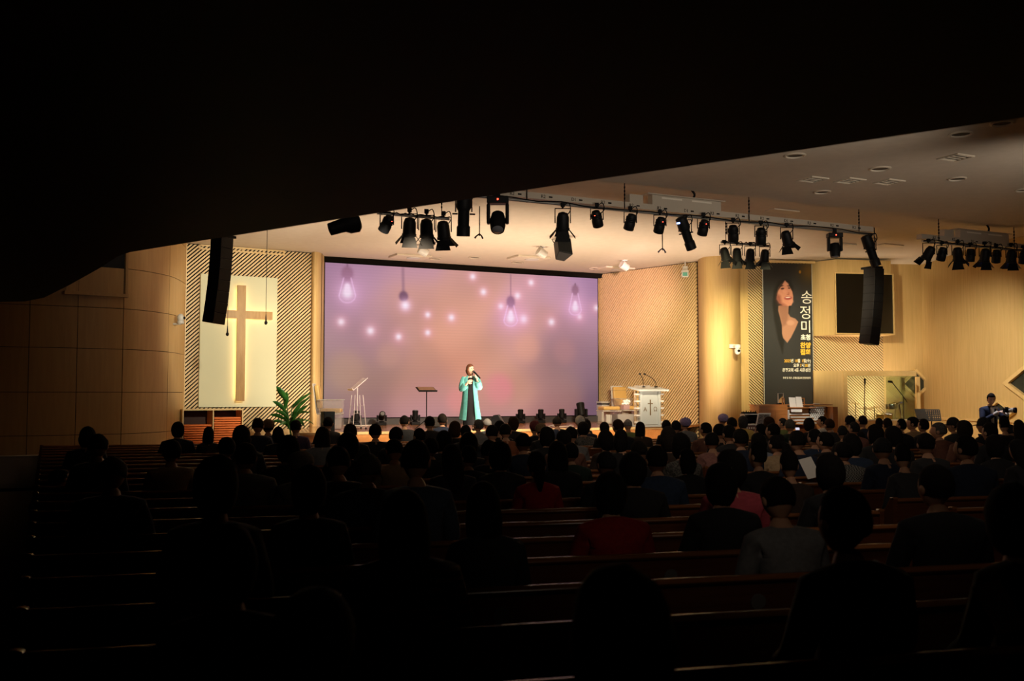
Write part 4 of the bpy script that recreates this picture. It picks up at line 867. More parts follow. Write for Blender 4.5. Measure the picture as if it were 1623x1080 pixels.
def vent(label, px, py, z):
    p = PZ(px, py, z); t = thing('ceiling_vent', label, 'vent', (p.x, p.y, z), PSI, 'square ceiling vents')
    for q in ((-.2, .2, -.2, -.17), (-.2, .2, .17, .2), (-.2, -.17, -.17, .17), (.17, .2, -.17, .17)): m_ = MB(); m_.bx(*q, -.02, 0); m_.build('frame', RIM, t)
    m_ = MB(); m_.bx(-.17, .17, -.17, .17, -.003, -.001); m_.build('opening', DK, t)
    for k in range(4): m_ = MB(); m_.bx(-.17, .17, -.14 + k * .09, -.12 + k * .09, -.014, -.004); m_.build('louvre', RIM, t)
for l_, x, y in (('first of three square ceiling vents in a row, nearest the truss', 1288, 284), ('middle of three square ceiling vents in a row', 1347, 286), ('last of three square ceiling vents in a row', 1409, 288), ('single square ceiling vent on the right of the lower ceiling', 1515, 249)): vent(l_, x, y, 5.72)
for l_, x, y in (('small flush round vent above the left part of the screen', 690, 410), ('faint round vent above the middle of the screen', 752, 408), ('small flush round vent above the right part of the screen', 820, 416), ('small flush round vent near the top right screen corner', 941, 425)): downlight(l_, x, y, ZC - .001, .17, 'flush vents above the screen')
for k, (x, y, rx, ry, l_) in enumerate(((671, 397, 650, 406, 'above the left half of the screen'), (859, 400, 838, 408, 'above the right half of the screen'), (990, 421, 974, 425, 'over the slat wall'))):
    p = PZ(x, y, ZC - .15); t = thing('ceiling_spotlight', 'small white cylinder spotlight on the ceiling ' + l_, 'ceiling light', (p.x, p.y, ZC), PSI, 'white ceiling spotlights')
    m_ = MB(); m_.lathe([(.09, 0), (.09, -.03), (.03, -.035), (.03, -.08)], 14); m_.build('mount', WHITE, t, True)
    m_ = MB(Matrix.Translation((0, 0, -.17)) @ Matrix.Rotation(R(-62), 4, 'Y')); m_.lathe([(.06, -.13), (.10, -.11), (.12, .10), (.11, .12), (.001, .10)], 16); m_.build('head', WHITE, t, True)
    q = PZ(rx, ry, ZC); t = thing('ceiling_hatch', 'shallow box with round speaker grille on the ceiling ' + l_, 'hatch', (q.x, q.y, ZC), PSI, 'ceiling boxes above the stage')
    m_ = MB(); m_.bx(-.5, .5, -.35, .35, -.05, 0); m_.build('box', RIM, t, bevel=.01)
    m_ = MB(Matrix.Translation((.1, 0, -.05))); m_.lathe([(.2, 0), (.19, -.015), (.001, -.018)], 20); m_.build('speaker_grille', WHITE, t, True)
    spot('ceiling_spot_beam', (p.x - .10, p.y - .05, ZC - .2), (p.x - 1.2 * CP, p.y - 1.2 * SP, ZC + .02), 2.5, (1, .85, .6), 80, .8, .05)
for l_, x, y in (('long flush ceiling grille between the lighting bars', 1240, 337), ('flush ceiling grille behind the right end of the truss', 1410, 388), ('flush ceiling plate behind the short right lighting bar', 1335, 385)):
    z = 5.80; p = PZ(x, y, z); m_ = MB(); m_.box((0, 0, 0), (.7, .3, .03)); o = m_.build('ceiling_grille', RIM); o.location = (p.x, p.y, ceil_z(uv(p)[1]) - .01); o.rotation_euler = (0, 0, PSI); tag(o, l_, 'vent', 'flush ceiling grilles')
# ---------------------------------------------------------------- lighting bars
HOUS = mat('bar_housing', (.50, .44, .36), .5)
def bar(name, label, xa, xb, v, z, housing, py=350, rods=()):
    A_ = PV(xa, py, v); B_ = PV(xb, py, v); ua, ub = uv(A_)[0], uv(B_)[0]; L_ = ub - ua
    t = thing(name, label, 'lighting bar', hall(ua, v, z), PSI)
    m_ = MB(); m_.tube([(0, 0, 0), (L_, 0, 0)], .028, 10); m_.build('pipe', GREY, t, True)
    if housing:
        m_ = MB(); m_.bx(0, L_, .02, .16, .06, .17); hs = m_.build('housing', HOUS, t)
        for k, x in enumerate(np.arange(.35, L_, .62)):
            letters(['R2', 'R2', 'D1', 'R3'][k % 4], .085, BLACK, hs, Matrix.Translation((x, .018, .085)) @ UPRIGHT, 'LEFT')
            m_ = MB(); m_.bx(x + .16, x + .23, .012, .02, .10, .125); m_.build('socket', BLACK, hs)
    rr = MB(); cc = []
    for px_ in rods:
        x = uv(PV(px_, 330, v))[0] - ua; top = (5.72 if v < VE else ceil_z(v)) - z
        m_ = MB(); m_.tube([(x, 0, -.03), (x, 0, top)], .009, 6)
        for kk in range(4): m_.ell((x, 0, .22 + kk * .07), (.018, .018, .03), 6, 5)
        m_.build('hanger_rod', BLACK, t, True)
    m_ = MB(); rnd = random.Random(int(xa)); q = [Vector((i * L_ / 24, -.03, .02 + rnd.uniform(-.03, .025))) for i in range(25)]; m_.tube([tuple(v_) for v_ in resample(q, 2)], .011, 5); m_.build('cable', BLACK, t, True)
    return t, ua
T1, _ = bar('lighting_bar', 'long pale lighting bar hanging across the hall below the ceiling', 560, 1385, VT, ZT, True, 340, (640, 835, 990, 1187, 1361))
T2, _ = bar('lighting_bar', 'far right lighting bar running out of the picture', 1462, 1760, VT + .2, ZT, True, 385, (1487, 1606))
T3, _ = bar('lighting_bar', 'short lighting bar with three barn door lights above the screen', 598, 712, 17.75, ZT, False, 340, (605, 700))
T4, _ = bar('lighting_bar', 'short lighting bar with four lights in front of the right column', 1143, 1218, 17.75, ZT, False, 387, (1150, 1210))
def duct(px0, px1, v, z, lab):
    u0, u1 = uv(PV(px0, 320, v))[0], uv(PV(px1, 320, v))[0]; t = thing('power_box', lab, 'power box', hall(u0, v + .1, z + .172), PSI); L_ = u1 - u0
    m_ = MB(); m_.bx(L_ * .24, L_, -.06, .1, 0, .19); m_.build('body', HOUS, t, bevel=.006)
    m_ = MB(); m_.bx(L_ * .18, L_ + .08, -.10, .14, .19, .21); m_.build('lid', HOUS, t)
    m_ = MB(); m_.bx(0, L_ * .14, -.06, .1, 0, .16); m_.build('end_box', HOUS, t)
    for k in range(2): m_ = MB(); m_.bx(L_ * (.34 + .33 * k), L_ * (.56 + .33 * k), -.064, -.06, .13, .16); m_.build('slot', mat('slot_light', (.8, .74, .64), .5), t)
    m_ = MB(); q = [Vector((L_ * .7, 0, .2)), Vector((L_ * .72, 0, .30)), Vector((L_ * .66, 0, .42)), Vector((L_ * .64, .05, .5))]; m_.tube([tuple(v_) for v_ in resample(q, 4)], .022, 7); m_.build('feed_cable', BLACK, t, True)
duct(1000, 1145, VT, ZT, 'pale power box on top of the long lighting bar'); duct(1498, 1600, VT + .2, ZT, 'pale power box on top of the far right lighting bar')
LENS = mat('par_lens', (.5, .5, .55), .15, emit=(1, .9, .8), es=1.6); LENSB = mat('par_lens_blue', (.4, .4, .6), .15, emit=(.45, .45, 1), es=3.0); LENSW = mat('lens_off', (.2, .2, .22), .08, spec=1)
RED = mat('red_led', (1, .05, .03), .4, emit=(1, .06, .03), es=6); BLUE = mat('blue_led', (.2, .2, 1), .4, emit=(.25, .35, 1), es=5)
def hang(t, w_, drop, yaw=0):            # clamp and yoke in the un-tilted frame, pivot at the origin
    m_ = MB(); m_.tube([(0, 0, drop + .05), (0, 0, drop - .02)], .02, 8); m_.bx(-.035, .035, -.035, .035, drop + .0, drop + .07); m_.build('clamp', BLACK, t, bevel=.004)
    m_ = MB(); m_.tube([(-w_, 0, -.02), (-w_, 0, drop - .03), (w_, 0, drop - .03), (w_, 0, -.02)], .011, 6); m_.build('yoke', BLACK, t)
    m_ = MB(); q = [Vector((.02, -.02, drop + .02)), Vector((.10, -.04, drop + .06)), Vector((.13, -.03, drop - .06)), Vector((.06, .02, .10))]; m_.tube([tuple(v_) for v_ in resample(q, 4)], .009, 5); m_.build('cable', BLACK, t, True)
def par(tilt, pan, lens, led=None, s=1):
    def f(t):
        hang(t, .115 * s, .22 * s); T = Matrix.Rotation(R(pan), 4, 'Z') @ Matrix.Rotation(R(tilt), 4, 'X')      # axis -z points down when tilt = 0
        m_ = MB(T); m_.lathe([(.035, .15), (.07, .145), (.085, .10), (.092, .0), (.10, -.02), (.10, -.14), (.093, -.15), (.088, -.135), (.001, -.135)], 18); m_.build('body', BLK2, t, True)
        m_ = MB(T); m_.lathe([(.086, -.137), (.086, -.142), (.001, -.144)], 16); m_.build('lens', lens, t, True)
        m_ = MB(T); [m_.lathe([(.094, z), (.102, z + .006), (.094, z + .012)], 18) for z in (.02, .05, .08)]; m_.build('cooling_fins', BLACK, t, True)
        if led: m_ = MB(T); m_.box((0, -.075, .10), (.02, .02, .012)); m_.build('indicator', led, t)
    return f
def barn(tilt, pan, lens, s=1):
    def f(t):
        hang(t, .13 * s, .26 * s); T = Matrix.Rotation(R(pan), 4, 'Z') @ Matrix.Rotation(R(tilt), 4, 'X')
        m_ = MB(T); m_.lathe([(.03, .17), (.08, .15), (.105, .08), (.11, -.10), (.12, -.11), (.12, -.14), (.112, -.14), (.10, -.12), (.001, -.12)], 20); m_.build('body', BLK2, t, True)
        m_ = MB(T); m_.lathe([(.10, -.123), (.09, -.135), (.001, -.145)], 16); m_.build('lens', lens, t, True)
        for k in range(4):
            W_ = T @ Matrix.Rotation(R(90 * k), 4, 'Z') @ Matrix.Translation((0, -.115, -.14)) @ Matrix.Rotation(R(-38 if k % 2 else -16), 4, 'X')
            m_ = MB(W_); hw_ = .12 if k % 2 == 0 else .075; m_.add([(-hw_ * .75, 0, 0), (hw_ * .75, 0, 0), (hw_ * 1.1, 0, -.17), (-hw_ * 1.1, 0, -.17), (-hw_ * .75, .005, 0), (hw_ * .75, .005, 0), (hw_ * 1.1, .005, -.17), (-hw_ * 1.1, .005, -.17)],
                           [(0, 1, 2, 3), (4, 7, 6, 5), (0, 4, 5, 1), (1, 5, 6, 2), (2, 6, 7, 3), (3, 7, 4, 0)]); m_.build('barn_door', BLACK, t)
    return f
def profile(tilt, pan, led=None):
    def f(t):
        hang(t, .12, .24); T = Matrix.Rotation(R(pan), 4, 'Z') @ Matrix.Rotation(R(tilt), 4, 'X')
        m_ = MB(T); m_.lathe([(.06, .28), (.105, .26), (.115, .05), (.09, .0), (.001, .0)], 16); m_.build('lamp_house', BLK2, t, True)
        m_ = MB(T); m_.lathe([(.085, .01), (.085, -.22), (.001, -.22)], 16); m_.build('barrel', BLACK, t, True)
        m_ = MB(T); m_.lathe([(.085, -.22), (.10, -.24), (.10, -.38), (.094, -.38), (.09, -.26), (.001, -.255)], 16); m_.build('lens_tube', BLK2, t, True)
        m_ = MB(T); m_.lathe([(.088, -.30), (.07, -.27), (.001, -.26)], 14); m_.build('lens', LENSW, t, True)
        for s in (-1, 1): m_ = MB(T); m_.tube([(s * .09, 0, -.05), (s * .17, 0, -.05)], .014, 6); m_.build('knob', BLACK, t, True)
        if led: m_ = MB(T); m_.box((0, -.10, .2), (.07, .03, .03)); m_.build('indicator', led, t)
    return f
def mover(tilt, led=RED):
    def f(t):
        m_ = MB(); m_.bx(-.035, .035, -.035, .035, .20, .30); m_.build('clamp', BLACK, t)
        m_ = MB(); m_.bx(-.15, .15, -.10, .10, .10, .20); m_.build('base', BLK2, t, bevel=.015)
        for s in (-1, 1): m_ = MB(); m_.bx(s * .13 - .025, s * .13 + .025, -.06, .06, -.18, .10); m_.build('yoke_arm', BLK2, t, bevel=.02)
        T = Matrix.Translation((0, 0, -.14)) @ Matrix.Rotation(R(tilt), 4, 'X')
        m_ = MB(T); m_.lathe([(.04, .14), (.09, .12), (.11, .02), (.105, -.10), (.095, -.16), (.001, -.15)], 18); m_.build('head', BLK2, t, True)
        m_ = MB(T); m_.lathe([(.085, -.152), (.06, -.175), (.001, -.18)], 14); m_.build('lens', LENSW, t, True)
        m_ = MB(); m_.box((0, -.105, .15), (.02, .012, .02)); m_.build('indicator', led, t)
    return f
def fixture(name, label, px, py, v, f, s=1, grp=None):
    p = PV(px, py, v); t = thing(name, label, 'stage light', (p.x, p.y, p.z), R(0), grp); t.scale = (s,) * 3; f(t); return t
# tilt > 0 throws the beam away from the audience, pan turns it; fixtures keep their own label
FX = [('barn_door_light', 'barn door light at the left end of the long bar above the hanging speaker', 892, 352, barn(25, 0, LENS), 1.05),
      ('par_light', 'par light with red dot right of the first barn door light', 946, 347, par(34, -22, LENSW, RED), 1), ('par_light', 'par light tilted left, second par on the long bar', 999, 352, par(30, 24, LENS), 1.0),
      ('par_light', 'par light with red dot left of the angled profile light', 1046, 357, par(32, 18, LENS, RED), 1.0), ('profile_light', 'long profile light with blue display pointing down to the left', 1086, 366, profile(28, -52, BLUE), 1.0),
      ('par_light', 'par light with red dot right of the angled profile light', 1115, 361, par(28, 16, LENS, RED), 1.0), ('par_light', 'par light on the long bar above the short four light bar', 1162, 370, par(32, -14, LENS), 1.05),
      ('par_light', 'par light on the long bar above the end of the short bar', 1206, 374, par(30, -10, LENS), 1.05), ('barn_door_light', 'barn door light turned sideways over the banner', 1247, 378, barn(32, -40, LENS), .95),
      ('moving_head_light', 'moving head light with red dot over the wall cabinet', 1323, 385, mover(-8), 1.0), ('profile_light', 'profile light lying nearly level at the right end of the long bar', 1379, 394, profile(22, -74), 1.05),
      ('moving_head_light', 'large moving head light near the balcony edge', 789, 335, mover(-34), 1.25), ('profile_light', 'vertical profile light with blue display by the balcony edge', 735, 334, profile(10, 8, BLUE), 1.15)]
for nm_, lb, x, y, f, s in FX: fixture(nm_, lb, x, y, VT - .04, f, s)
for k, x in enumerate((649, 676, 703)): fixture('barn_door_light', ['first', 'middle', 'last'][k] + ' of three barn door lights above the screen', x, (361, 363, 366)[k], 17.7, barn(22, (12, 0, -10)[k], LENS), 1.15, 'barn door lights on the short left bar')
fixture('par_light', 'small par light with red dot left of the three barn door lights', 613, 355, 17.7, par(38, 50, LENSW, RED), 1.1)
for k, x in enumerate((1149, 1168, 1189, 1212)): fixture('barn_door_light', ['first light on the short bar before the right column, doors spread', 'second light on the short bar before the right column', 'third light on the short bar before the right column', 'last light on the short bar before the banner rail'][k], x, 403 + k, 17.7, barn((34, 30, 26, 22)[k], (-34, -16, -6, 4)[k], LENS), .92, 'lights on the short right bar')
R8 = [(1472, barn(34, 34, LENS), 'first light on the far right bar'), (1493, par(26, 10, LENSW), 'second light on the far right bar'), (1518, barn(30, -30, LENS), 'third light on the far right bar with spread doors'), (1538, par(12, 0, LENSB), 'par with blue glow right of the spread doors light'),
      (1561, barn(20, 0, LENSB), 'barn door light with blue lens on the far right bar'), (1579, par(24, -14, LENSW), 'unlit par between two blue lit barn door lights'), (1603, barn(14, -6, LENSB), 'brightest blue barn door light on the far right bar'), (1622, par(18, 0, LENSB), 'light cut by the picture edge on the far right bar')]
for k, (x, f, lb) in enumerate(R8): fixture('stage_light' if 0 else ('barn_door_light' if f.__qualname__.startswith('barn') else 'par_light'), lb, x, 402 + k * .9, VT + .16, f, 1.0, 'lights on the far right bar')
p = P(545, 357, 12.5); t = thing('hanging_projector', 'dark rounded light hanging close under the balcony edge', 'stage light', tuple(p), R(20))
m_ = MB(Matrix.Rotation(R(70), 4, 'Y')); m_.lathe([(.03, -.2), (.08, -.19), (.09, .0), (.13, .06), (.14, .17), (.11, .2)], 20); m_.build('body', BLACK, t, True)
m_ = MB(); m_.tube([(0, 0, .08), (0, 0, 5.72 - p.z)], .02, 8); m_.build('hanger_rod', BLACK, t, True)
# ---------------------------------------------------------------- hung speakers and microphones
def line_array(label, tx, ty, bx_, by_, d, n, w_, grp, rz, top_rods):
    a = P(tx, ty, d); b = P(bx_, by_, d); t = thing('line_array', label, 'speaker', tuple(a), rz, grp)
    rel = b - a; h_ = abs(rel.z) / n; pts = []
    for k in range(n + 1):
        s = k / n; pts.append((rel.x * s * 0 , rel.z * s, s))
    inv = Matrix.Rotation(-rz, 4, 'Z')
    for k in range(n):
        s = (k + .5) / n; c = inv @ Vector((rel.x * (.25 * s + .75 * s * s), 0, rel.z * s)); ang = math.atan2(rel.x * (.25 + 1.5 * s), -rel.z)
        m_ = MB(Matrix.Translation(c) @ inv @ Matrix.Rotation(-ang, 4, 'Y') @ inv.inverted()); m_.bx(-w_ / 2, w_ / 2, -.14, .22, -h_ / 2 - .004, h_ / 2 - .001); m_.build('cabinet', BLK2, t, bevel=.012)
    m_ = MB(); m_.bx(-w_ / 2, w_ / 2, -.1, .3, .0, .05); m_.build('flying_frame', BLACK, t)
    m_ = MB(); zt_ = ceil_z(uv(a)[1]) - a.z
    for y in top_rods: m_.tube([(0, y, .04), (0, y, zt_)], .012, 6)
    m_.build('cable', BLACK, t, True)
line_array('curved black line array hanging in front of the wall cross', 350, 376, 336, 512, 19.5, 8, .27, 'line array speakers', R(-24), (0, .2))
line_array('curved black line array hanging in front of the wall cabinet', 1387, 426, 1379, 546, 23.4, 9, .30, 'line array speakers', R(26), (.0,))
c = P(891, 394, 23.6); t = thing('hanging_speaker', 'single black speaker hanging above the screen centre', 'speaker', tuple(c), R(20), None, None); t.rotation_euler = (R(-28), R(8), R(24))
m_ = MB(); m_.prism([(-.19, -.15), (.19, -.15), (.12, .18), (-.12, .18)], -.24, .24); m_.build('body', BLK2, t, bevel=.02)
m_ = MB(); m_.bx(-.17, .17, -.162, -.15, -.22, .22); m_.build('grille', mat('grille', (.03, .035, .04), .7), t)
m_ = MB(); m_.tube([(-.14, .1, .2), (-.16, .15, .34), (.0, .16, .36)], .012, 6); m_.build('bracket', BLACK, t, True)
inv = t.rotation_euler.to_matrix().inverted(); m_ = MB(); m_.tube([tuple(inv @ Vector((0, 0, .2))), tuple(inv @ Vector((0, 0, ceil_z(uv(c)[1]) - c.z)))], .02, 7); m_.build('hanger_rod', BLACK, t, True)
for l_, x, y, d in (('thin hanging microphone with cable before the cross shaft', 360.5, 524, 21.5), ('thin hanging microphone with cable at the right end of the cross', 421.5, 506, 21.5)):
    p = P(x, y, d); t = thing('hanging_microphone', l_, 'microphone', tuple(p), 0, 'hanging microphones')
    m_ = MB(); m_.tube([(0, 0, .08), (0, 0, ceil_z(uv(p)[1]) - p.z)], .006, 5); m_.build('cable', BLACK, t, True)
    m_ = MB(); m_.tube([(0, 0, .1), (0, 0, -.04)], [.008, .018], 8); m_.build('stem', BLACK, t, True)
    m_ = MB(); m_.ell((0, 0, -.08), (.035, .035, .045), 10, 8); m_.build('capsule', BLACK, t, True)
for l_, x, y, d in (('small black three armed bracket under the ceiling by the moving head', 760, 371, 20.5), ('small black three armed bracket under the ceiling by the profile light', 1050, 394, 22.5)):
    p = P(x, y, d); t = thing('microphone_bracket', l_, 'bracket', tuple(p), 0, 'small hanging brackets')
    m_ = MB(); m_.tube([(0, 0, -.02), (0, 0, ceil_z(uv(p)[1]) - p.z)], .012, 6); m_.build('stem', BLACK, t)
    for q in ((-.10, 0, -.09), (.07, 0, -.10), (.0, -.05, -.04)): m_ = MB(); m_.tube([(0, 0, 0), (q[0] * .6, q[1], -.04), q], [.016, .016, .022], 6); m_.build('arm', BLACK, t, True)
# ---------------------------------------------------------------- pews
from mathutils import noise
TA = R(14); RV = Vector((math.cos(TA), math.sin(TA), 0)); FV = Vector((-math.sin(TA), math.cos(TA), 0))
def crow(k): return 6.976 + .858 * k
def rowpt(s, c): return RV * s + FV * (c * math.cos(TA))
def s_left(c): return -1.74 - .188 * (c - 8.95)
PLATE = mat('number_plate', (.12, .11, .10), .5); INK = mat('plate_ink', (.02, .02, .02), .6)
end_poly = [(-.07, 0), (.47, 0), (.47, .06), (.44, .10), (.42, .50), (.36, .64), (.22, .67), (.04, .80), (-.03, .90), (-.075, .90), (-.06, .5)]
eM = MB(Matrix.Rotation(R(90), 4, 'Z') @ Matrix.Rotation(R(90), 4, 'X')); eM.prism([(x, z) for x, z in end_poly], -.022, .022)
END = eM.mesh('end_panel', W_PEW)
eM = MB(); q = [Vector((0, .445, .50)), Vector((0, .37, .65)), Vector((0, .22, .682)), Vector((0, .04, .812)), Vector((0, -.03, .912)), Vector((0, -.075, .912))]
eM.tube([tuple(v) for v in q], [(.03, .012)] * 6, 8); CAPE = eM.mesh('arm_cap', W_RAIL, True)
eM = MB(Matrix.Rotation(R(90), 4, 'X')); eM.lathe([(.045, 0), (.045, .006), (.001, .007)], 16); DISC = eM.mesh('number_plate', PLATE, True)
eM = MB(Matrix.Rotation(R(90), 4, 'X')); eM.lathe([(.055, 0), (.055, .008), (.001, .009)], 20); DISC2 = eM.mesh('end_plate', PLATE, True)
def pew(k, s0, s1, block):
    c = crow(k); L_ = s1 - s0; row = 18 - k; o = rowpt((s0 + s1) / 2, c)
    lab = f'dark red brown wooden pew, {ordinal(row)} row from the stage, {block} of the aisle'
    t = thing('church_pew', lab, 'pew', tuple(o), TA, 'wooden pews ' + block + ' of the aisle'); h = L_ / 2
    T = Matrix.Rotation(R(-5), 4, 'X')
    m_ = MB(Matrix.Rotation(R(6), 4, 'X')); m_.bx(-h, h, .03, .055, .34, .885); m_.build('backrest', W_PEW, t)
    m_ = MB(); m_.tube([(-h, -.045, .885), (h, -.045, .885)], [(.036, .024)] * 2, 10); m_.v = [(x, -.045 + (y + .045), z) for x, y, z in m_.v]; m_.build('top_rail', W_RAIL, t, True)
    m_ = MB(Matrix.Translation((0, 0, 0))); m_.bx(-h, h, .0, .44, .405, .435); m_.build('seat', W_PEW, t)
    m_ = MB(); m_.bx(-h, h, .42, .445, .36, .44); m_.build('seat_edge', W_RAIL, t)
    m_ = MB(); m_.bx(-h, h, -.17, -.02, .585, .60); m_.bx(-h, h, -.175, -.16, .585, .655); m_.build('book_rack', W_PEW, t)
    for s in (-1, 1):
        share('end_panel', END, t, Matrix.Translation((s * (h + .022), 0, 0))); share('arm_cap', CAPE, t, Matrix.Translation((s * (h + .022), 0, 0)))
    if row > 8:
        for x in np.arange(-h + .8, h - .3, 1.45): share('number_plate', DISC, t, Matrix.Translation((x, -.052, .76)) @ Matrix.Rotation(R(6), 4, 'X'))
    if block == 'right' and row > 6:
        pl = share('end_plate', DISC2, t, Matrix.Translation((-h - .05, .12, .62)) @ Matrix.Rotation(R(-90), 4, 'Z'))
        letters(str(row), .085, INK, pl, Matrix.Translation((0, -.012, -.028)) @ UPRIGHT, 'CENTER')
    return t
for k in range(17, -7, -1):
    c = crow(k); pew(k, s_left(c), 5.1, 'left')
    if k > -4: pew(k, 5.86, 12.6 if k > 3 else 10.5, 'right')
# ---------------------------------------------------------------- people
def skin_mesh(name, verts, edges, radii, m, sub=1, root=0):
    me = bpy.data.meshes.new(name); me.from_pydata(verts, edges, []); o = bpy.data.objects.new(name, me); COL.objects.link(o)
    o.modifiers.new('skin', 'SKIN'); sv = me.skin_vertices[0].data
    for i, r_ in enumerate(radii): sv[i].radius = r_ if isinstance(r_, tuple) else (r_, r_); sv[i].use_root = (i == root)
    if sub: s_ = o.modifiers.new('sub', 'SUBSURF'); s_.levels = sub; s_.render_levels = sub
    bpy.context.view_layer.update()
    out = bpy.data.meshes.new_from_object(o.evaluated_get(bpy.context.evaluated_depsgraph_get())); bpy.data.objects.remove(o); bpy.data.meshes.remove(me)
    out.materials.clear()
    if m: out.materials.append(m)
    out.polygons.foreach_set('use_smooth', [True] * len(out.polygons)); return out
def smooth(x, a, b): t = min(1, max(0, (x - a) / (b - a))); return t * t * (3 - 2 * t)
def g3(n, c, s): return math.exp(-((n.x - c[0]) ** 2 + (n.y - c[1]) ** 2 + (n.z - c[2]) ** 2) / (2 * s * s))
def head_fn(n, p):
    p = p.copy()
    if n.z < 0: p.x *= 1 - .28 * n.z * n.z; 
    if n.y < 0 and n.z < -.2: p.y *= 1 - .5 * smooth(-n.z, .2, 1)
    if n.y > 0 and n.z < -.6: p.y += .012 * smooth(-n.z, .6, .95)
    k = .024 * g3(n, (0, .98, -.16), .10) + .010 * g3(n, (0, .98, .03), .09) - .008 * g3(n, (.36, .9, .10), .13) - .008 * g3(n, (-.36, .9, .10), .13) + .006 * g3(n, (0, .94, .28), .22) + .006 * g3(n, (0, .86, -.5), .12) - .004 * g3(n, (0, .9, -.38), .06) + .008 * g3(n, (0, .7, -.78), .15)
    p.y += k; return p
def head_mb(c, s=1, nu=26, nv=20, M=None, mb=None):
    mb = mb or MB(); T = (M or Matrix()) @ Matrix.Translation(c) @ Matrix.Scale(s, 4)
    mb.ell((0, 0, 0), (.075, .093, .117), nu, nv, head_fn, T)
    for sx in (-1, 1): mb.ell((sx * .077, -.008, -.008), (.012, .02, .032), 8, 6, None, T)
    return mb
def hand_mb(mb, T, sx=1, curl=35, n=6, spread=1):
    # palm along +y, palm down (-z), thumb on the +x*sx side
    mb.ell((0, .045, 0), (.040, .052, .015), 10, 7, None, T)
    for i, (x, ln, r_) in enumerate(((.028, .070, .0085), (.010, .078, .009), (-.009, .073, .0085), (-.027, .058, .0075))):
        x *= sx; y = .085 - abs(i - 1.3) * .004; a = 0; p = Vector((x, y - .02, 0)); pts = [tuple(p)]
        for j in range(3):
            a += R(curl); p = p + Vector((x * .06 * spread, math.cos(a), -math.sin(a))) * ln * (.5, .32, .24)[j] * 1.05; pts.append(tuple(p))
        mb.tube(pts, [r_ * 1.05, r_, r_ * .95, r_ * .7], n, T)
    mb.tube([(.028 * sx, .015, 0), (.052 * sx, .04, -.012), (.060 * sx, .068, -.02), (.054 * sx, .088, -.028)], [.014, .0115, .0105, .008], n, T)
def merge(me_list, name, m):
    import bmesh
    b = bmesh.new()
    for q in me_list: b.from_mesh(q)
    out = bpy.data.meshes.new(name); b.to_mesh(out); b.free(); out.materials.clear()
    if m: out.materials.append(m)
    out.polygons.foreach_set('use_smooth', [True] * len(out.polygons)); return out
SKIN = mat('skin', (.42, .23, .14), .6, spec=.2); SKIN2 = mat('skin_light', (.66, .42, .30), .5)
HC = (0, .03, 1.212)
def seated(lean=0, tilt=0, turn=0, wide=1):
    w_ = wide
    V = [(0, 0, .56), (0, -.04 + lean * .2, .72), (0, -.05 + lean * .6, .90), (0, -.03 + lean, 1.0), (0, lean, 1.06), (0, .015 + lean, 1.13)]
    E = [(0, 1), (1, 2), (2, 3), (3, 4), (4, 5)]; Rd = [(.15 * w_, .11), (.13 * w_, .10), (.14 * w_, .09), (.085, .055), (.048, .046), (.05, .055)]
    for s in (-1, 1):
        b = len(V); V += [(s * .15 * w_, -.03 + lean, .995), (s * .21 * w_, .0 + lean * .6, .76), (s * .13, .25, .63)]; E += [(3, b), (b, b + 1), (b + 1, b + 2)]; Rd += [.055, .042, .028]
        b = len(V); V += [(s * .10, .14, .53), (s * .12, .44, .50), (s * .12, .42, .12), (s * .12, .54, .05)]; E += [(0, b), (b, b + 1), (b + 1, b + 2), (b + 2, b + 3)]; Rd += [.085, .06, .04, .035]
    body = skin_mesh('body', V, E, Rd, None, 1)
    hT = Matrix.Translation((0, lean, 0)) @ Matrix.Translation(HC) @ Matrix.Rotation(R(turn), 4, 'Z') @ Matrix.Rotation(R(-tilt), 4, 'X')
    hd = head_mb((0, 0, 0), 1, 20, 14, hT)
    for s in (-1, 1): hand_mb(hd, Matrix.Translation((s * .13, .24, .635)) @ Matrix.Rotation(R(s * 20), 4, 'Z'), -s, 25, 5)
    body = merge([body, hd.mesh('h', None, True)], 'body', SKIN)
    # clothes
    Vt = V[:4] + [(0, lean + .0, 1.085)]; Et = E[:3] + [(3, 4)]; Rt = [(.17 * w_, .135), (.155 * w_, .125), (.17 * w_, .125), (.13, .10), (.068, .068)]
    for s in (-1, 1):
        b = len(Vt); Vt += [(s * .155 * w_, -.03 + lean, .99), (s * .215 * w_, .0 + lean * .6, .76), (s * .15, .20, .66)]; Et += [(3, b), (b, b + 1), (b + 1, b + 2)]; Rt += [.072, .058, .045]
    Vt[0] = (0, 0, .52); topm = skin_mesh('top', Vt, Et, Rt, None, 1)
    Vl = [(0, 0, .52)]; El = []; Rl = [(.165 * w_, .12)]
    for s in (-1, 1): b = len(Vl); Vl += [(s * .10, .14, .53), (s * .12, .44, .505), (s * .12, .42, .10)]; El += [(0, b), (b, b + 1), (b + 1, b + 2)]; Rl += [.10, .075, .06]
    leg = skin_mesh('trousers', Vl, El, Rl, None, 1)
    return body, topm, leg, hT
POSE = [seated(0, 0, 0), seated(.02, -8, 14), seated(.03, 10, -12), seated(0, -4, 22, 1.1), seated(.01, 4, -20, .92), seated(.05, 22, 0), seated(0, 0, 6, 1.12), seated(0, 0, 48), seated(0, 0, -50)]
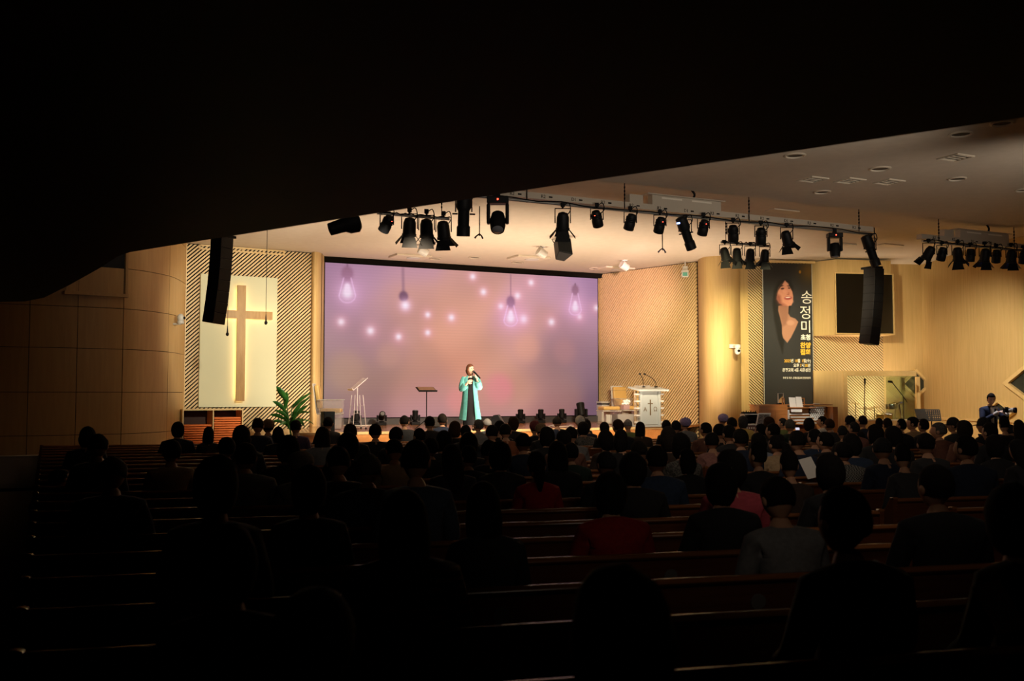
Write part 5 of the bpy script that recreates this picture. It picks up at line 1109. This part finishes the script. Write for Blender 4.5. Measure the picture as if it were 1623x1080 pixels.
def hair_fn(kind, seed):
    def f(n, p):
        p = p.copy(); face = smooth(n.y, .18, .5) * smooth(-n.z, -.55, -.32)
        nz = noise.noise(Vector((n.x * 3 + seed, n.y * 3, n.z * 3)))
        if kind in ('curly', 'big'):
            p *= (1.16 if kind == 'curly' else 1.10) + .05 * nz + .03 * noise.noise(n * 9)
            if n.z < -.1: p.z *= 1.12
            p *= 1 - .38 * face
        elif kind == 'bob':
            p *= 1.04 + .025 * nz
            if n.z < 0: p.z *= 1.42; p.x *= 1.12; p.y = p.y * 1.0 - .012
            p *= 1 - .34 * face
        elif kind == 'long':
            p *= 1.03 + .02 * nz
            if n.z < 0: t = -n.z; p.z -= t * .26; p.x *= 1.10 + .15 * t; p.y = p.y * (1 - .35 * t) - .05 * t
            p *= 1 - .30 * face if n.z > -.75 else 1
        elif kind == 'bald':
            p *= 1.01 - .12 * smooth(n.z, .35, .62); p *= 1 - .3 * face
            if n.z < -.45: p *= .82
        else:
            p *= 1.0 + .03 * nz; p *= 1 - .3 * face
            if n.z < -.42: p *= 1 - .2 * smooth(-n.z, .42, .7)
            if abs(n.x) > .8 and n.z < 0: p.x *= .93
        return p
    return f
def hair_mesh(kind, seed=0):
    mb = MB(); mb.ell((0, -.006, .012), (.085, .103, .119), 26, 18, hair_fn(kind, seed))
    if kind == 'ponytail': mb.tube([(0, -.10, .03), (0, -.15, .0), (0, -.16, -.10), (0, -.13, -.22)], [.03, .042, .04, .014], 10)
    if kind == 'bun': mb.ell((0, -.10, .07), (.045, .045, .045), 12, 8)
    if kind == 'cap':
        mb = MB(); mb.ell((0, -.005, .03), (.094, .108, .105), 22, 14, lambda n, p: Vector((p.x, p.y, max(p.z, -.03 + (0 if n.y > -.2 else -.02)))))
        mb.add([(-.06, .07, .015), (.06, .07, .015), (.05, .17, -.005), (-.05, .17, -.005), (-.06, .07, .025), (.06, .07, .025), (.05, .17, .005), (-.05, .17, .005)], [(0, 3, 2, 1), (4, 5, 6, 7), (0, 1, 5, 4), (1, 2, 6, 5), (2, 3, 7, 6), (3, 0, 4, 7)])
    if kind == 'beret': mb = MB(); mb.ell((0, -.025, .045), (.108, .118, .098), 22, 14, lambda n, p: p * (1 + .05 * noise.noise(n * 4)))
    me = mb.mesh('hair', None, True, 80); return me
HAIR = {k: [hair_mesh(k, i * 3.3) for i in range(2)] for k in ('short', 'bob', 'long', 'curly', 'big', 'ponytail', 'bun', 'bald', 'cap', 'beret')}
HCOL = {'black': (.010, .008, .007), 'dark': (.018, .013, .010), 'brown': (.035, .016, .008), 'grey': (.10, .095, .085), 'white': (.50, .48, .44), 'tan': (.20, .13, .07), 'lilac': (.26, .22, .42), 'maroon': (.16, .04, .04), 'silver': (.22, .21, .2), 'charcoal': (.03, .03, .032)}
TCOL = {'black': (.012, .012, .013), 'charcoal': (.03, .03, .032), 'navy': (.014, .020, .040), 'dark blue': (.02, .035, .07), 'dark brown': (.035, .022, .015), 'dark green': (.015, .028, .02), 'red': (.30, .012, .012), 'pink': (.35, .05, .07), 'grey': (.16, .16, .16),
        'beige': (.40, .28, .16), 'light blue': (.28, .33, .42), 'purple': (.05, .03, .07), 'orange': (.22, .07, .03), 'dusty pink': (.28, .13, .11), 'green': (.14, .18, .06), 'brown': (.14, .06, .04), 'white': (.5, .48, .44), 'blue grey': (.06, .08, .11), 'yellow': (.5, .36, .10)}
TM = {k: noisy('cloth_' + k.replace(' ', '_'), v, tuple(x * .8 for x in v), 40, .9, .15, .004) for k, v in TCOL.items()}
TM['striped'] = pattern('cloth_striped', 'stripe', (.02, .02, .025), (.22, .21, .2), 9); TM['checked'] = pattern('cloth_checked', 'check', (.03, .03, .03), (.22, .22, .2), 70); TM['dotted'] = noisy('cloth_dotted', (.02, .02, .02), (.16, .15, .13), 70, .9)
HM = {k: noisy('hair_' + k, v, tuple(x * .6 for x in v), 60, .9, .3, .004, .12) for k, v in HCOL.items()}
TR = mat('trouser_dark', (.015, .015, .018), .9)
KN = {'short': 'short', 'bob': 'bobbed', 'long': 'long', 'curly': 'curly', 'big': 'full', 'ponytail': 'ponytailed', 'bun': 'bunned', 'bald': 'thinning'}
# (px of the head, py of its top, width in px, hair, hair colour, top)
CROWD = [(139,677,32,'bob','black','black'),(156,686,38,'bald','charcoal','charcoal'),(179,721,58,'bald','grey','navy'),(282,670,25,'big','black','black'),(272,697,34,'short','black','beige'),(331,677,21,'long','black','dark brown'),
 (382,675,34,'bob','black','black'),(359,693,32,'short','black','charcoal'),(409,663,24,'short','black','navy'),(425,665,22,'cap','tan','dark blue'),(345,727,92,'big','black','black'),(389,702,42,'short','black','grey'),(469,666,21,'short','black','purple'),
 (441,677,21,'bob','black','black'),(456,692,44,'big','black','charcoal'),(475,717,40,'beret','silver','grey'),(520,661,19,'short','black','charcoal'),(511,677,30,'long','dark','grey'),(555,672,25,'short','brown','black'),(551,689,40,'curly','black','black'),
 (595,672,24,'short','black','black'),(628,677,27,'short','dark','black'),(536,708,48,'short','black','black'),(583,716,50,'bald','grey','navy'),(625,696,32,'short','black','beige'),(490,743,64,'curly','black','black'),(641,659,18,'short','black','charcoal'),
 (681,660,20,'short','black','black'),(701,656,18,'short','dark','navy'),(664,679,22,'short','black','black'),(721,668,24,'bob','brown','black'),(738,674,20,'short','black','black'),(758,665,18,'short','grey','grey'),(772,663,16,'bald','silver','charcoal'),
 (792,667,22,'short','black','black'),(780,674,24,'short','black','charcoal'),(801,672,22,'short','black','orange'),(813,662,20,'curly','brown','black'),(703,683,30,'bob','black','black'),(743,688,34,'curly','black','charcoal'),(829,685,30,'bald','black','navy'),
 (847,668,17,'beret','maroon','charcoal'),(857,673,18,'beret','tan','black'),(716,705,42,'long','dark','charcoal'),(682,694,28,'short','black','black'),(659,698,66,'short','black','blue grey'),(775,698,30,'short','black','black'),(792,703,42,'curly','black','charcoal'),
 (850,716,34,'ponytail','black','red'),(883,700,40,'long','black','black'),(866,679,28,'curly','black','black'),(883,660,17,'bald','black','navy'),(919,659,18,'short','white','charcoal'),(931,666,14,'short','black','navy'),(905,677,24,'short','black','grey'),(924,670,24,'curly','black','dotted'),
 (893,682,28,'short','black','brown'),(958,669,18,'short','dark','black'),(979,665,21,'short','brown','black'),(995,664,16,'bald','silver','green'),(1014,669,20,'long','black','dark brown'),(960,684,28,'curly','black','dark brown'),(984,681,26,'bob','black','black'),
 (1013,699,30,'short','dark','charcoal'),(960,713,36,'bald','charcoal','black'),(1040,707,40,'short','black','dark blue'),(1056,666,17,'short','black','black'),(1071,667,18,'short','black','charcoal'),(1059,677,30,'bob','dark','dark brown'),(1002,721,50,'curly','black','black'),
 (966,753,60,'curly','black','red'),(1085,663,17,'beret','lilac','grey'),(1145,657,16,'beret','lilac','black'),(1118,670,21,'short','black','brown'),(1160,662,20,'short','black','black'),(1177,661,18,'curly','charcoal','yellow'),(1218,661,22,'bob','brown','black'),
 (1140,672,24,'short','black','black'),(1078,689,34,'curly','black','dotted'),(1128,686,28,'short','black','dusty pink'),(1173,680,30,'short','black','navy'),(1155,674,24,'short','black','charcoal'),(1201,687,28,'bob','black','light blue'),(1205,672,20,'short','black','black'),
 (1224,671,24,'short','black','charcoal'),(1240,663,14,'short','charcoal','green'),(1252,665,19,'short','grey','dark green'),(1282,664,20,'curly','black','black'),(1263,683,34,'short','black','navy'),(1230,690,32,'ponytail','black','beige'),(1290,680,24,'short','black','dark blue'),
 (1156,717,56,'curly','black','pink'),(1141,739,58,'curly','black','black'),(1303,660,15,'short','black','white'),(1314,664,18,'short','brown','charcoal'),(1347,659,20,'short','black','black'),(1367,659,16,'short','black','navy'),(1393,663,14,'short','black','black'),
 (1406,663,17,'short','dark','brown'),(1428,664,14,'short','black','black'),(1446,661,22,'short','black','beige'),(1463,664,18,'short','black','black'),(1353,669,18,'short','charcoal','dusty pink'),(1335,675,18,'short','charcoal','black'),(1386,675,28,'curly','black','charcoal'),
 (1416,678,30,'curly','black','black'),(1398,692,34,'bald','charcoal','navy'),(1307,685,30,'short','black','black'),(1350,690,32,'curly','black','dark blue'),(1336,701,36,'short','black','checked'),(1313,724,52,'curly','black','black'),(1232,756,62,'short','black','grey'),
 (1487,670,25,'short','grey','brown'),(1510,662,18,'cap','charcoal','charcoal'),(1527,668,30,'big','dark','brown'),(1558,662,18,'cap','charcoal','black'),(1591,659,18,'short','black','black'),(1614,666,22,'long','dark','dark brown'),(1568,670,25,'short','black','black'),
 (1600,673,24,'short','charcoal','dark blue'),(1467,687,33,'short','black','charcoal'),(1529,690,42,'short','black','navy'),(1575,692,32,'curly','black','black'),(1613,697,34,'long','black','black'),(1481,737,62,'short','black','black'),(1335,772,108,'short','black','black'),
 (980,915,185,'curly','black','black'),(1604,775,96,'curly','black','black'),(765,765,70,'long','black','charcoal'),(640,778,106,'long','black','striped'),(500,941,170,'big','black','black'),(365,838,104,'big','black','charcoal'),(96,744,44,'short','black','black'),
 (1200,700,26,'short','black','black'),(1430,703,28,'short','black','charcoal'),(1250,713,30,'short','black','dark brown'),(1088,712,26,'bob','black','black'),(905,702,26,'short','black','dark green'),(742,706,30,'short','black','black')]
placed = {}; info = []
for (px, py, w_, hk, hc, tc) in CROWD:
    best = None; r_ = ray(px, py); o_ = Vector((0, 0, H)); tgt = {'long': .23, 'curly': .225, 'big': .23, 'bob': .21, 'beret': .21}.get(hk, .195)
    for k in range(-6, 18):
        c = crow(k) + .24; den = r_.y - r_.x * math.tan(TA); q = o_ + r_ * (c / den); s = q.dot(RV); wr_ = w_ * q.y / 1578
        cost = ((q.z - 1.36) / .07) ** 2 + ((wr_ - tgt) / .04) ** 2
        if not (s_left(c) + .2 < s < 4.95 or 6.05 < s < 12.4): cost += 30
        for s2 in placed.get(k, []):
            if abs(s2 - s) < .46: cost += 40
        if best is None or cost < best[0]: best = (cost, k, s, q, wr_)
    cost, k, s, q, wr_ = best; placed.setdefault(k, []).append(s); info.append((k, s, q, wr_, hk, hc, tc, tgt, px))
rank = {}
for i, it in enumerate(sorted(info, key=lambda t: (t[0], t[1]))):
    blk = 'left' if it[1] < 5.5 else 'right'; key = (it[0], blk); rank.setdefault(key, []).append(it)
prs = random.Random(3)
def obj_mat(o, m): o.material_slots[0].link = 'OBJECT'; o.material_slots[0].material = m
def dummy(me):
    if not me.materials: me.materials.append(TR)
    return me
print('crowd rows', {k: len(v) for k, v in rank.items()})
for it in info:
    k, s, q, wr_, hk, hc, tc, tgt, px = it; blk = 'left' if s < 5.5 else 'right'; lst = rank[(k, blk)]; n = lst.index(it) + 1
    row = 18 - k; rowt = ordinal(row) + ' row'
    if len(lst) == 1: pos = 'alone in '
    else: pos = ordinal(n) + ' from left in '
    hd = f'{hc} {hk}' if hk in ('cap', 'beret') else f'{KN[hk]} {hc} hair'
    lab = f'person with {hd}, {tc} top, {pos}{rowt}, {blk} block'
    sz = q.z / 1.338; pose = POSE[0]
    pose = POSE[0] if w_ > 60 else prs.choice(POSE[:7])
    if px in (1303, 1240, 1446, 1487): pose = POSE[7]
    if px in (1510, 1558): pose = POSE[7]
    if px == 96: pose = POSE[8]
    body, topm, leg, hT = pose
    sx = min(1.22, max(.92, wr_ / tgt)); base = rowpt(s, crow(k) + .24)
    t = thing('person', lab, 'person', (base.x, base.y, 0), TA + R(prs.uniform(-7, 7)), 'seated audience'); t.scale = (sx, sx, sz)
    off = -(t.matrix_basis.to_3x3() @ Vector((0, hT.translation.y, 0))); t.location = Vector((q.x, q.y, 0)) + Vector((off.x, off.y, 0))
    share('body', body, t); o = share('top', dummy(topm), t); obj_mat(o, TM[tc]); o = share('trousers', dummy(leg), t)
    if hk in ('cap', 'beret'):
        o = share('hair', dummy(HAIR['short'][0]), t, hT); obj_mat(o, HM['black']); o = share(hk, dummy(HAIR[hk][0]), t, hT); obj_mat(o, HM[hc])
    else: o = share('hair', dummy(prs.choice(HAIR[hk])), t, hT); obj_mat(o, HM[hc])
# papers and books
def paper(label, px, py, d, w_, h_, rot, m=PAPER, nm='paper_sheet', cat='paper'):
    p = P(px, py, d); m_ = MB(); m_.bx(-w_ / 2, w_ / 2, -.0015, .0015, -h_ / 2, h_ / 2); o = m_.build(nm, m); o.location = p; o.rotation_euler = rot; tag(o, label, cat); return o
paper('cream sheet of music held up in front of the person in a checked top', 1283, 742, 11.8, .17, .26, (R(-30), R(-12), R(14)))
paper('open booklet held by the person at the right picture edge', 1583, 962, 3.25, .12, .16, (R(-34), R(-8), R(20)))
paper('small white booklet lying in the pew rack right of the tall man', 1483, 862, 6.2, .22, .10, (R(-70), 0, R(14)))
paper('bright phone screen held up behind the organ bench', 1264, 680, 20.5, .085, .05, (R(-12), 0, R(10)), mat('phone_screen', (.1, .1, .1), .2, emit=(.75, .72, .85), es=1), 'phone', 'phone')
# singer ----------------------------------------------------------
ps = PZ(745, 683.5, stage_z); sg = thing('person', 'woman singing into a microphone in a long turquoise coat and black dress', 'person', (ps.x, ps.y, stage_z), R(188)); sg['category'] = 'person'
S = 1.0
ht = P(746, 578.5, ps.y).z - stage_z
def sk(x, y, z): return (x, y, z)
# local: faces +y (towards the camera after the turn); her left hand is -x in this frame, seen on the picture's right
V = [(0, 0, .86), (0, .0, 1.0), (0, .0, 1.16), (0, -.01, 1.25), (0, .0, 1.30), (0, .015, 1.36)]; E = [(0, 1), (1, 2), (2, 3), (3, 4), (4, 5)]; Rd = [(.13, .10), (.11, .085), (.13, .095), (.09, .07), (.045, .045), (.043, .046)]
elbL, wrL = (-.215, .06, 1.03), (-.135, .19, 1.235); elbR, wrR = (.205, .06, .985), (.075, .19, 1.13)
for sh_, el_, wr2 in (((-.14, -.01, 1.245), elbL, wrL), ((.14, -.01, 1.245), elbR, wrR)):
    b = len(V); V += [sh_, el_, wr2]; E += [(3, b), (b, b + 1), (b + 1, b + 2)]; Rd += [.048, .036, .024]
for s in (-1, 1): b = len(V); V += [(s * .08, 0, .80), (s * .085, .02, .45), (s * .075, 0, .10), (s * .085, .10, .045)]; E += [(0, b), (b, b + 1), (b + 1, b + 2), (b + 2, b + 3)]; Rd += [.08, .052, .032, .03]
bd = skin_mesh('body', V, E, Rd, None, 1); k = ht / 1.555
hT = Matrix.Translation((0, .03, 1.44)) @ Matrix.Rotation(R(36), 4, 'Z') @ Matrix.Rotation(R(6), 4, 'X'); hT0 = hT
hd = head_mb((0, 0, 0), .98, 30, 24, hT)
def aim(o, yd, zd):                       # frame at o with y axis yd and z axis near zd
    y = Vector(yd).normalized(); z = Vector(zd); z = (z - y * z.dot(y)).normalized(); x = y.cross(z)
    return Matrix(((x.x, y.x, z.x, o[0]), (x.y, y.y, z.y, o[1]), (x.z, y.z, z.z, o[2]), (0, 0, 0, 1)))
hand_mb(hd, aim(wrL, (.12, -.05, .5), (-.4, .6, .2)), 1, 55, 8)
hand_mb(hd, aim((.08, .175, 1.13), (-.45, -.02, .30), (.1, 1, .2)), 1, 18, 8)
o = share('body', merge([bd, hd.mesh('h', None, True)], 'body', SKIN2), sg); 
m_ = MB(hT); [m_.ell((sx * .029, .083, .014), (.012, .006, .006), 10, 6) for sx in (-1, 1)]; share('eyes', m_.mesh('eyes', mat('eye_dark', (.02, .012, .01), .2), True), sg)
m_ = MB(hT); m_.ell((0, .088, -.052), (.020, .008, .011), 10, 6); share('mouth', m_.mesh('mouth', mat('lips', (.35, .05, .05), .4), True), sg)
m_ = MB(hT); m_.ell((0, -.006, .014), (.090, .106, .120), 30, 22, hair_fn('bob', 5)); o = share('hair', m_.mesh('hair', HM['brown'], True, 80), sg); obj_mat(o, noisy('hair_chestnut', (.13, .045, .018), (.07, .022, .01), 50, .45, .3, .004))
DRESS = noisy('black_dress', (.011, .010, .013), (.008, .008, .010), 30, .85); COAT = noisy('turquoise_cloth', (.085, .32, .32), (.11, .38, .37), 20, .75, .2, .01)
m_ = MB(); ring = [(.035, .035, 1.285), (.10, .075, 1.24), (.135, .10, 1.17), (.13, .10, 1.08), (.125, .10, .98), (.15, .125, .86), (.155, .13, .6), (.165, .135, .35), (.175, .145, .14)]
vs = []; fs = []; N = 28
for rx, ry, z in ring:
    for j in range(N): a = 2 * math.pi * j / N; f_ = 1 + .035 * math.sin(a * 7) * (1 - z / 1.3); vs.append((rx * f_ * math.cos(a), ry * f_ * math.sin(a), z))
for i in range(len(ring) - 1):
    for j in range(N): fs.append((i * N + j, i * N + (j + 1) % N, (i + 1) * N + (j + 1) % N, (i + 1) * N + j))
fs += [tuple(range(N)), tuple(range((len(ring) - 1) * N, len(ring) * N))]; m_.add(vs, fs); share('dress', m_.mesh('dress', DRESS, True), sg)
# coat : open in front
m_ = MB(); ring = [(.065, .06, 1.30, .55), (.14, .085, 1.265, .5), (.185, .115, 1.20, .36), (.175, .125, 1.08, .33), (.175, .13, .96, .36), (.19, .15, .80, .40), (.215, .17, .6, .42), (.245, .19, .4, .44), (.265, .205, .265, .46)]
vs = []; fs = []; N = 40
for t_ in (0, 1):
    for rx, ry, z, gap in ring:
        for j in range(N + 1):
            a = math.pi / 2 + gap + (2 * math.pi - 2 * gap) * j / N; f_ = 1 + .05 * math.sin(a * 9 + z * 2) * max(0, 1.1 - z) - t_ * .03; vs.append((rx * f_ * math.cos(a), ry * f_ * math.sin(a), z + .01 * math.sin(a * 5) * (z < .3)))
K = len(ring); W_ = N + 1
for i in range(K - 1):
    for j in range(N):
        a = i * W_ + j; fs.append((a, a + 1, a + W_ + 1, a + W_)); b = a + K * W_; fs.append((b, b + W_, b + W_ + 1, b + 1))
for i in range(K - 1):
    for j in (0, N): a = i * W_ + j; fs.append((a, a + W_, a + W_ + K * W_, a + K * W_))
for j in range(N):
    for i in (0, K - 1): a = i * W_ + j; fs.append((a, a + 1, a + 1 + K * W_, a + K * W_))
m_.add(vs, fs); share('coat', m_.mesh('coat', COAT, True), sg)
for nm_, sh_, el_, wr2 in (('sleeve', (-.14, -.01, 1.24), elbL, wrL), ('sleeve', (.14, -.01, 1.24), elbR, wrR)):
    a, b, c = Vector(sh_), Vector(el_), Vector(wr2); m_ = MB(); e_ = b + (c - b) * .62
    pts = [tuple(v) for v in resample([a + Vector((0, 0, .015)), a + (b - a) * .5 + Vector(((.02 if a.x > 0 else -.02), 0, 0)), b, b + (c - b) * .4, e_], 3)]; rs = list(np.interp(np.linspace(0, 1, len(pts)), [0, .3, .55, .8, 1], [.062, .072, .076, .078, .070]))
    m_.tube(pts, rs, 14); share('sleeve', m_.mesh('sleeve', COAT, True), sg)
for s in (-1, 1):
    m_ = MB(); m_.ell((s * .08, .07, .035), (.04, .11, .035), 12, 8); m_.bx(s * .08 - .01, s * .08 + .01, -.04, -.02, 0, .05); share('shoe', m_.mesh('shoe', BLACK, True), sg)
sg.scale = (k * .98, k, k)
mic0 = sg.matrix_basis @ (hT0 @ Vector((0, .115, -.055))); mic1 = sg.matrix_basis @ Vector((wrL[0] - .06, wrL[1] + .04, wrL[2] + .02))
t = thing('hand_microphone', 'black wireless microphone held to the mouth of the singing woman', 'microphone', tuple(mic0)); dv = (mic1 - mic0).normalized() * .24
m_ = MB(); m_.tube([(0, 0, 0), tuple(dv * .2), tuple(dv)], [.021, .021, .016], 12); m_.build('handle', BLACK, t, True)
m_ = MB(); m_.ell((0, 0, 0), (.027, .027, .027), 12, 8); m_.build('grille', mat('mic_mesh', (.08, .08, .09), .4, .6), t, True)
# photographer ----------------------------------------------------------
pp = P(1569, 660, 22.9); ph = thing('person', 'man in navy suit and tie holding a white camera by the right wall', 'person', (pp.x, pp.y, 0), R(180 + 14)); top_ = P(1568.5, 623.3, 22.9).z
V = [(0, 0, .92), (0, 0, 1.08), (0, 0, 1.28), (0, -.01, 1.40), (0, .0, 1.47), (0, .02, 1.53)]; E = [(0, 1), (1, 2), (2, 3), (3, 4), (4, 5)]; Rd = [(.15, .11), (.14, .10), (.16, .11), (.11, .08), (.055, .055), (.052, .055)]
eL, wL = (-.25, .16, 1.17), (-.13, .36, 1.36); eR, wR = (.27, .10, 1.16), (.02, .30, 1.37)
for sh_, el_, wr2 in (((-.17, -.01, 1.40), eL, wL), ((.17, -.01, 1.40), eR, wR)):
    b = len(V); V += [sh_, el_, wr2]; E += [(3, b), (b, b + 1), (b + 1, b + 2)]; Rd += [.058, .042, .03]
for s in (-1, 1): b = len(V); V += [(s * .10, 0, .86), (s * .11, .01, .48), (s * .11, -.01, .10), (s * .12, .12, .04)]; E += [(0, b), (b, b + 1), (b + 1, b + 2), (b + 2, b + 3)]; Rd += [.09, .06, .042, .035]
bd = skin_mesh('body', V, E, Rd, None, 1); hT = Matrix.Translation((0, .05, 1.625)) @ Matrix.Rotation(R(-22), 4, 'Z') @ Matrix.Rotation(R(-20), 4, 'X')
hd = head_mb((0, 0, 0), 1.0, 28, 22, hT); hand_mb(hd, aim(wL, (.15, .12, .3), (.5, -.2, .3)), 1, 50, 7); hand_mb(hd, aim(wR, (-.35, .3, .08), (.1, .2, 1)), 1, 45, 7)
share('body', merge([bd, hd.mesh('h', None, True)], 'body', SKIN2), ph)
m_ = MB(hT); [m_.ell((sx * .029, .085, .014), (.012, .006, .005), 10, 6) for sx in (-1, 1)]; [m_.ell((sx * .03, .09, .036), (.018, .005, .004), 8, 5) for sx in (-1, 1)]; share('eyes', m_.mesh('eyes', mat('eye_dark', (.02, .012, .01), .2), True), ph)
m_ = MB(hT); m_.ell((0, -.006, .014), (.086, .103, .120), 26, 18, hair_fn('short', 9)); share('hair', m_.mesh('hair', HM['black'], True, 80), ph)
NAVY = noisy('navy_suit', (.012, .020, .055), (.009, .016, .045), 60, .8)
Vj = [(0, 0, .84), (0, 0, 1.08), (0, 0, 1.28), (0, -.015, 1.40), (0, -.02, 1.49)]; Ej = [(0, 1), (1, 2), (2, 3), (3, 4)]; Rj = [(.18, .135), (.165, .12), (.19, .13), (.16, .10), (.075, .07)]
for sh_, el_, wr2 in (((-.175, -.01, 1.405), eL, tuple(Vector(eL) + (Vector(wL) - Vector(eL)) * .72)), ((.175, -.01, 1.405), eR, tuple(Vector(eR) + (Vector(wR) - Vector(eR)) * .72))):
    b = len(Vj); Vj += [sh_, el_, wr2]; Ej += [(3, b), (b, b + 1), (b + 1, b + 2)]; Rj += [.072, .060, .05]
share('jacket', skin_mesh('jacket', Vj, Ej, Rj, NAVY, 1), ph)
Vl = [(0, 0, .84)]; El = []; Rl = [(.165, .12)]
for s in (-1, 1): b = len(Vl); Vl += [(s * .10, 0, .80), (s * .11, .01, .48), (s * .11, 0, .08)]; El += [(0, b), (b, b + 1), (b + 1, b + 2)]; Rl += [.105, .08, .065]
share('trousers', skin_mesh('trousers', Vl, El, Rl, NAVY, 1), ph)
m_ = MB(); m_.face_prism([(-.075, 1.46), (.075, 1.46), (.06, 1.2), (.0, .98), (-.06, 1.2)], .10, .155); share('shirt', m_.mesh('shirt', WHITE), ph)
m_ = MB(); m_.face_prism([(-.018, 1.43), (.018, 1.43), (.032, 1.1), (0, 1.02), (-.032, 1.1)], .155, .165); share('tie', m_.mesh('tie', NAVY), ph)
for e_, w2 in ((eL, wL), (eR, wR)):
    a, b = Vector(e_), Vector(w2); m_ = MB(); m_.tube([tuple(a + (b - a) * .7), tuple(a + (b - a) * .93)], .042, 12); share('cuff', m_.mesh('cuff', WHITE, True), ph)
for s in (-1, 1): m_ = MB(); m_.ell((s * .115, .08, .04), (.05, .14, .045), 12, 8); share('shoe', m_.mesh('shoe', BLACK, True), ph)
kz = top_ / 1.755; ph.scale = (kz, kz, kz)
cm = ph.matrix_basis @ Vector((-.06, .42, 1.40)); t = thing('photo_camera', 'camera with white telephoto lens held by the man in the navy suit', 'camera', tuple(cm), R(8))
m_ = MB(); m_.bx(-.07, .07, -.04, .05, -.05, .05); m_.bx(-.03, .03, -.03, .04, .05, .075); m_.build('camera_body', BLACK, t, bevel=.01)
LT = aim((.03, -.04, 0), (.6, -.85, .02), (0, 0, 1)) @ Matrix.Rotation(R(-90), 4, 'X')
m_ = MB(LT); m_.lathe([(.035, 0), (.042, .03), (.055, .05), (.057, .09), (.06, .10), (.06, .11)], 16); m_.build('lens', WHITE, t, True)
m_ = MB(LT); m_.lathe([(.062, .105), (.068, .15), (.062, .15), (.056, .11), (.001, .108)], 16); m_.build('lens_hood', mat('deep_blue_lens', (.01, .015, .05), .15), t, True)
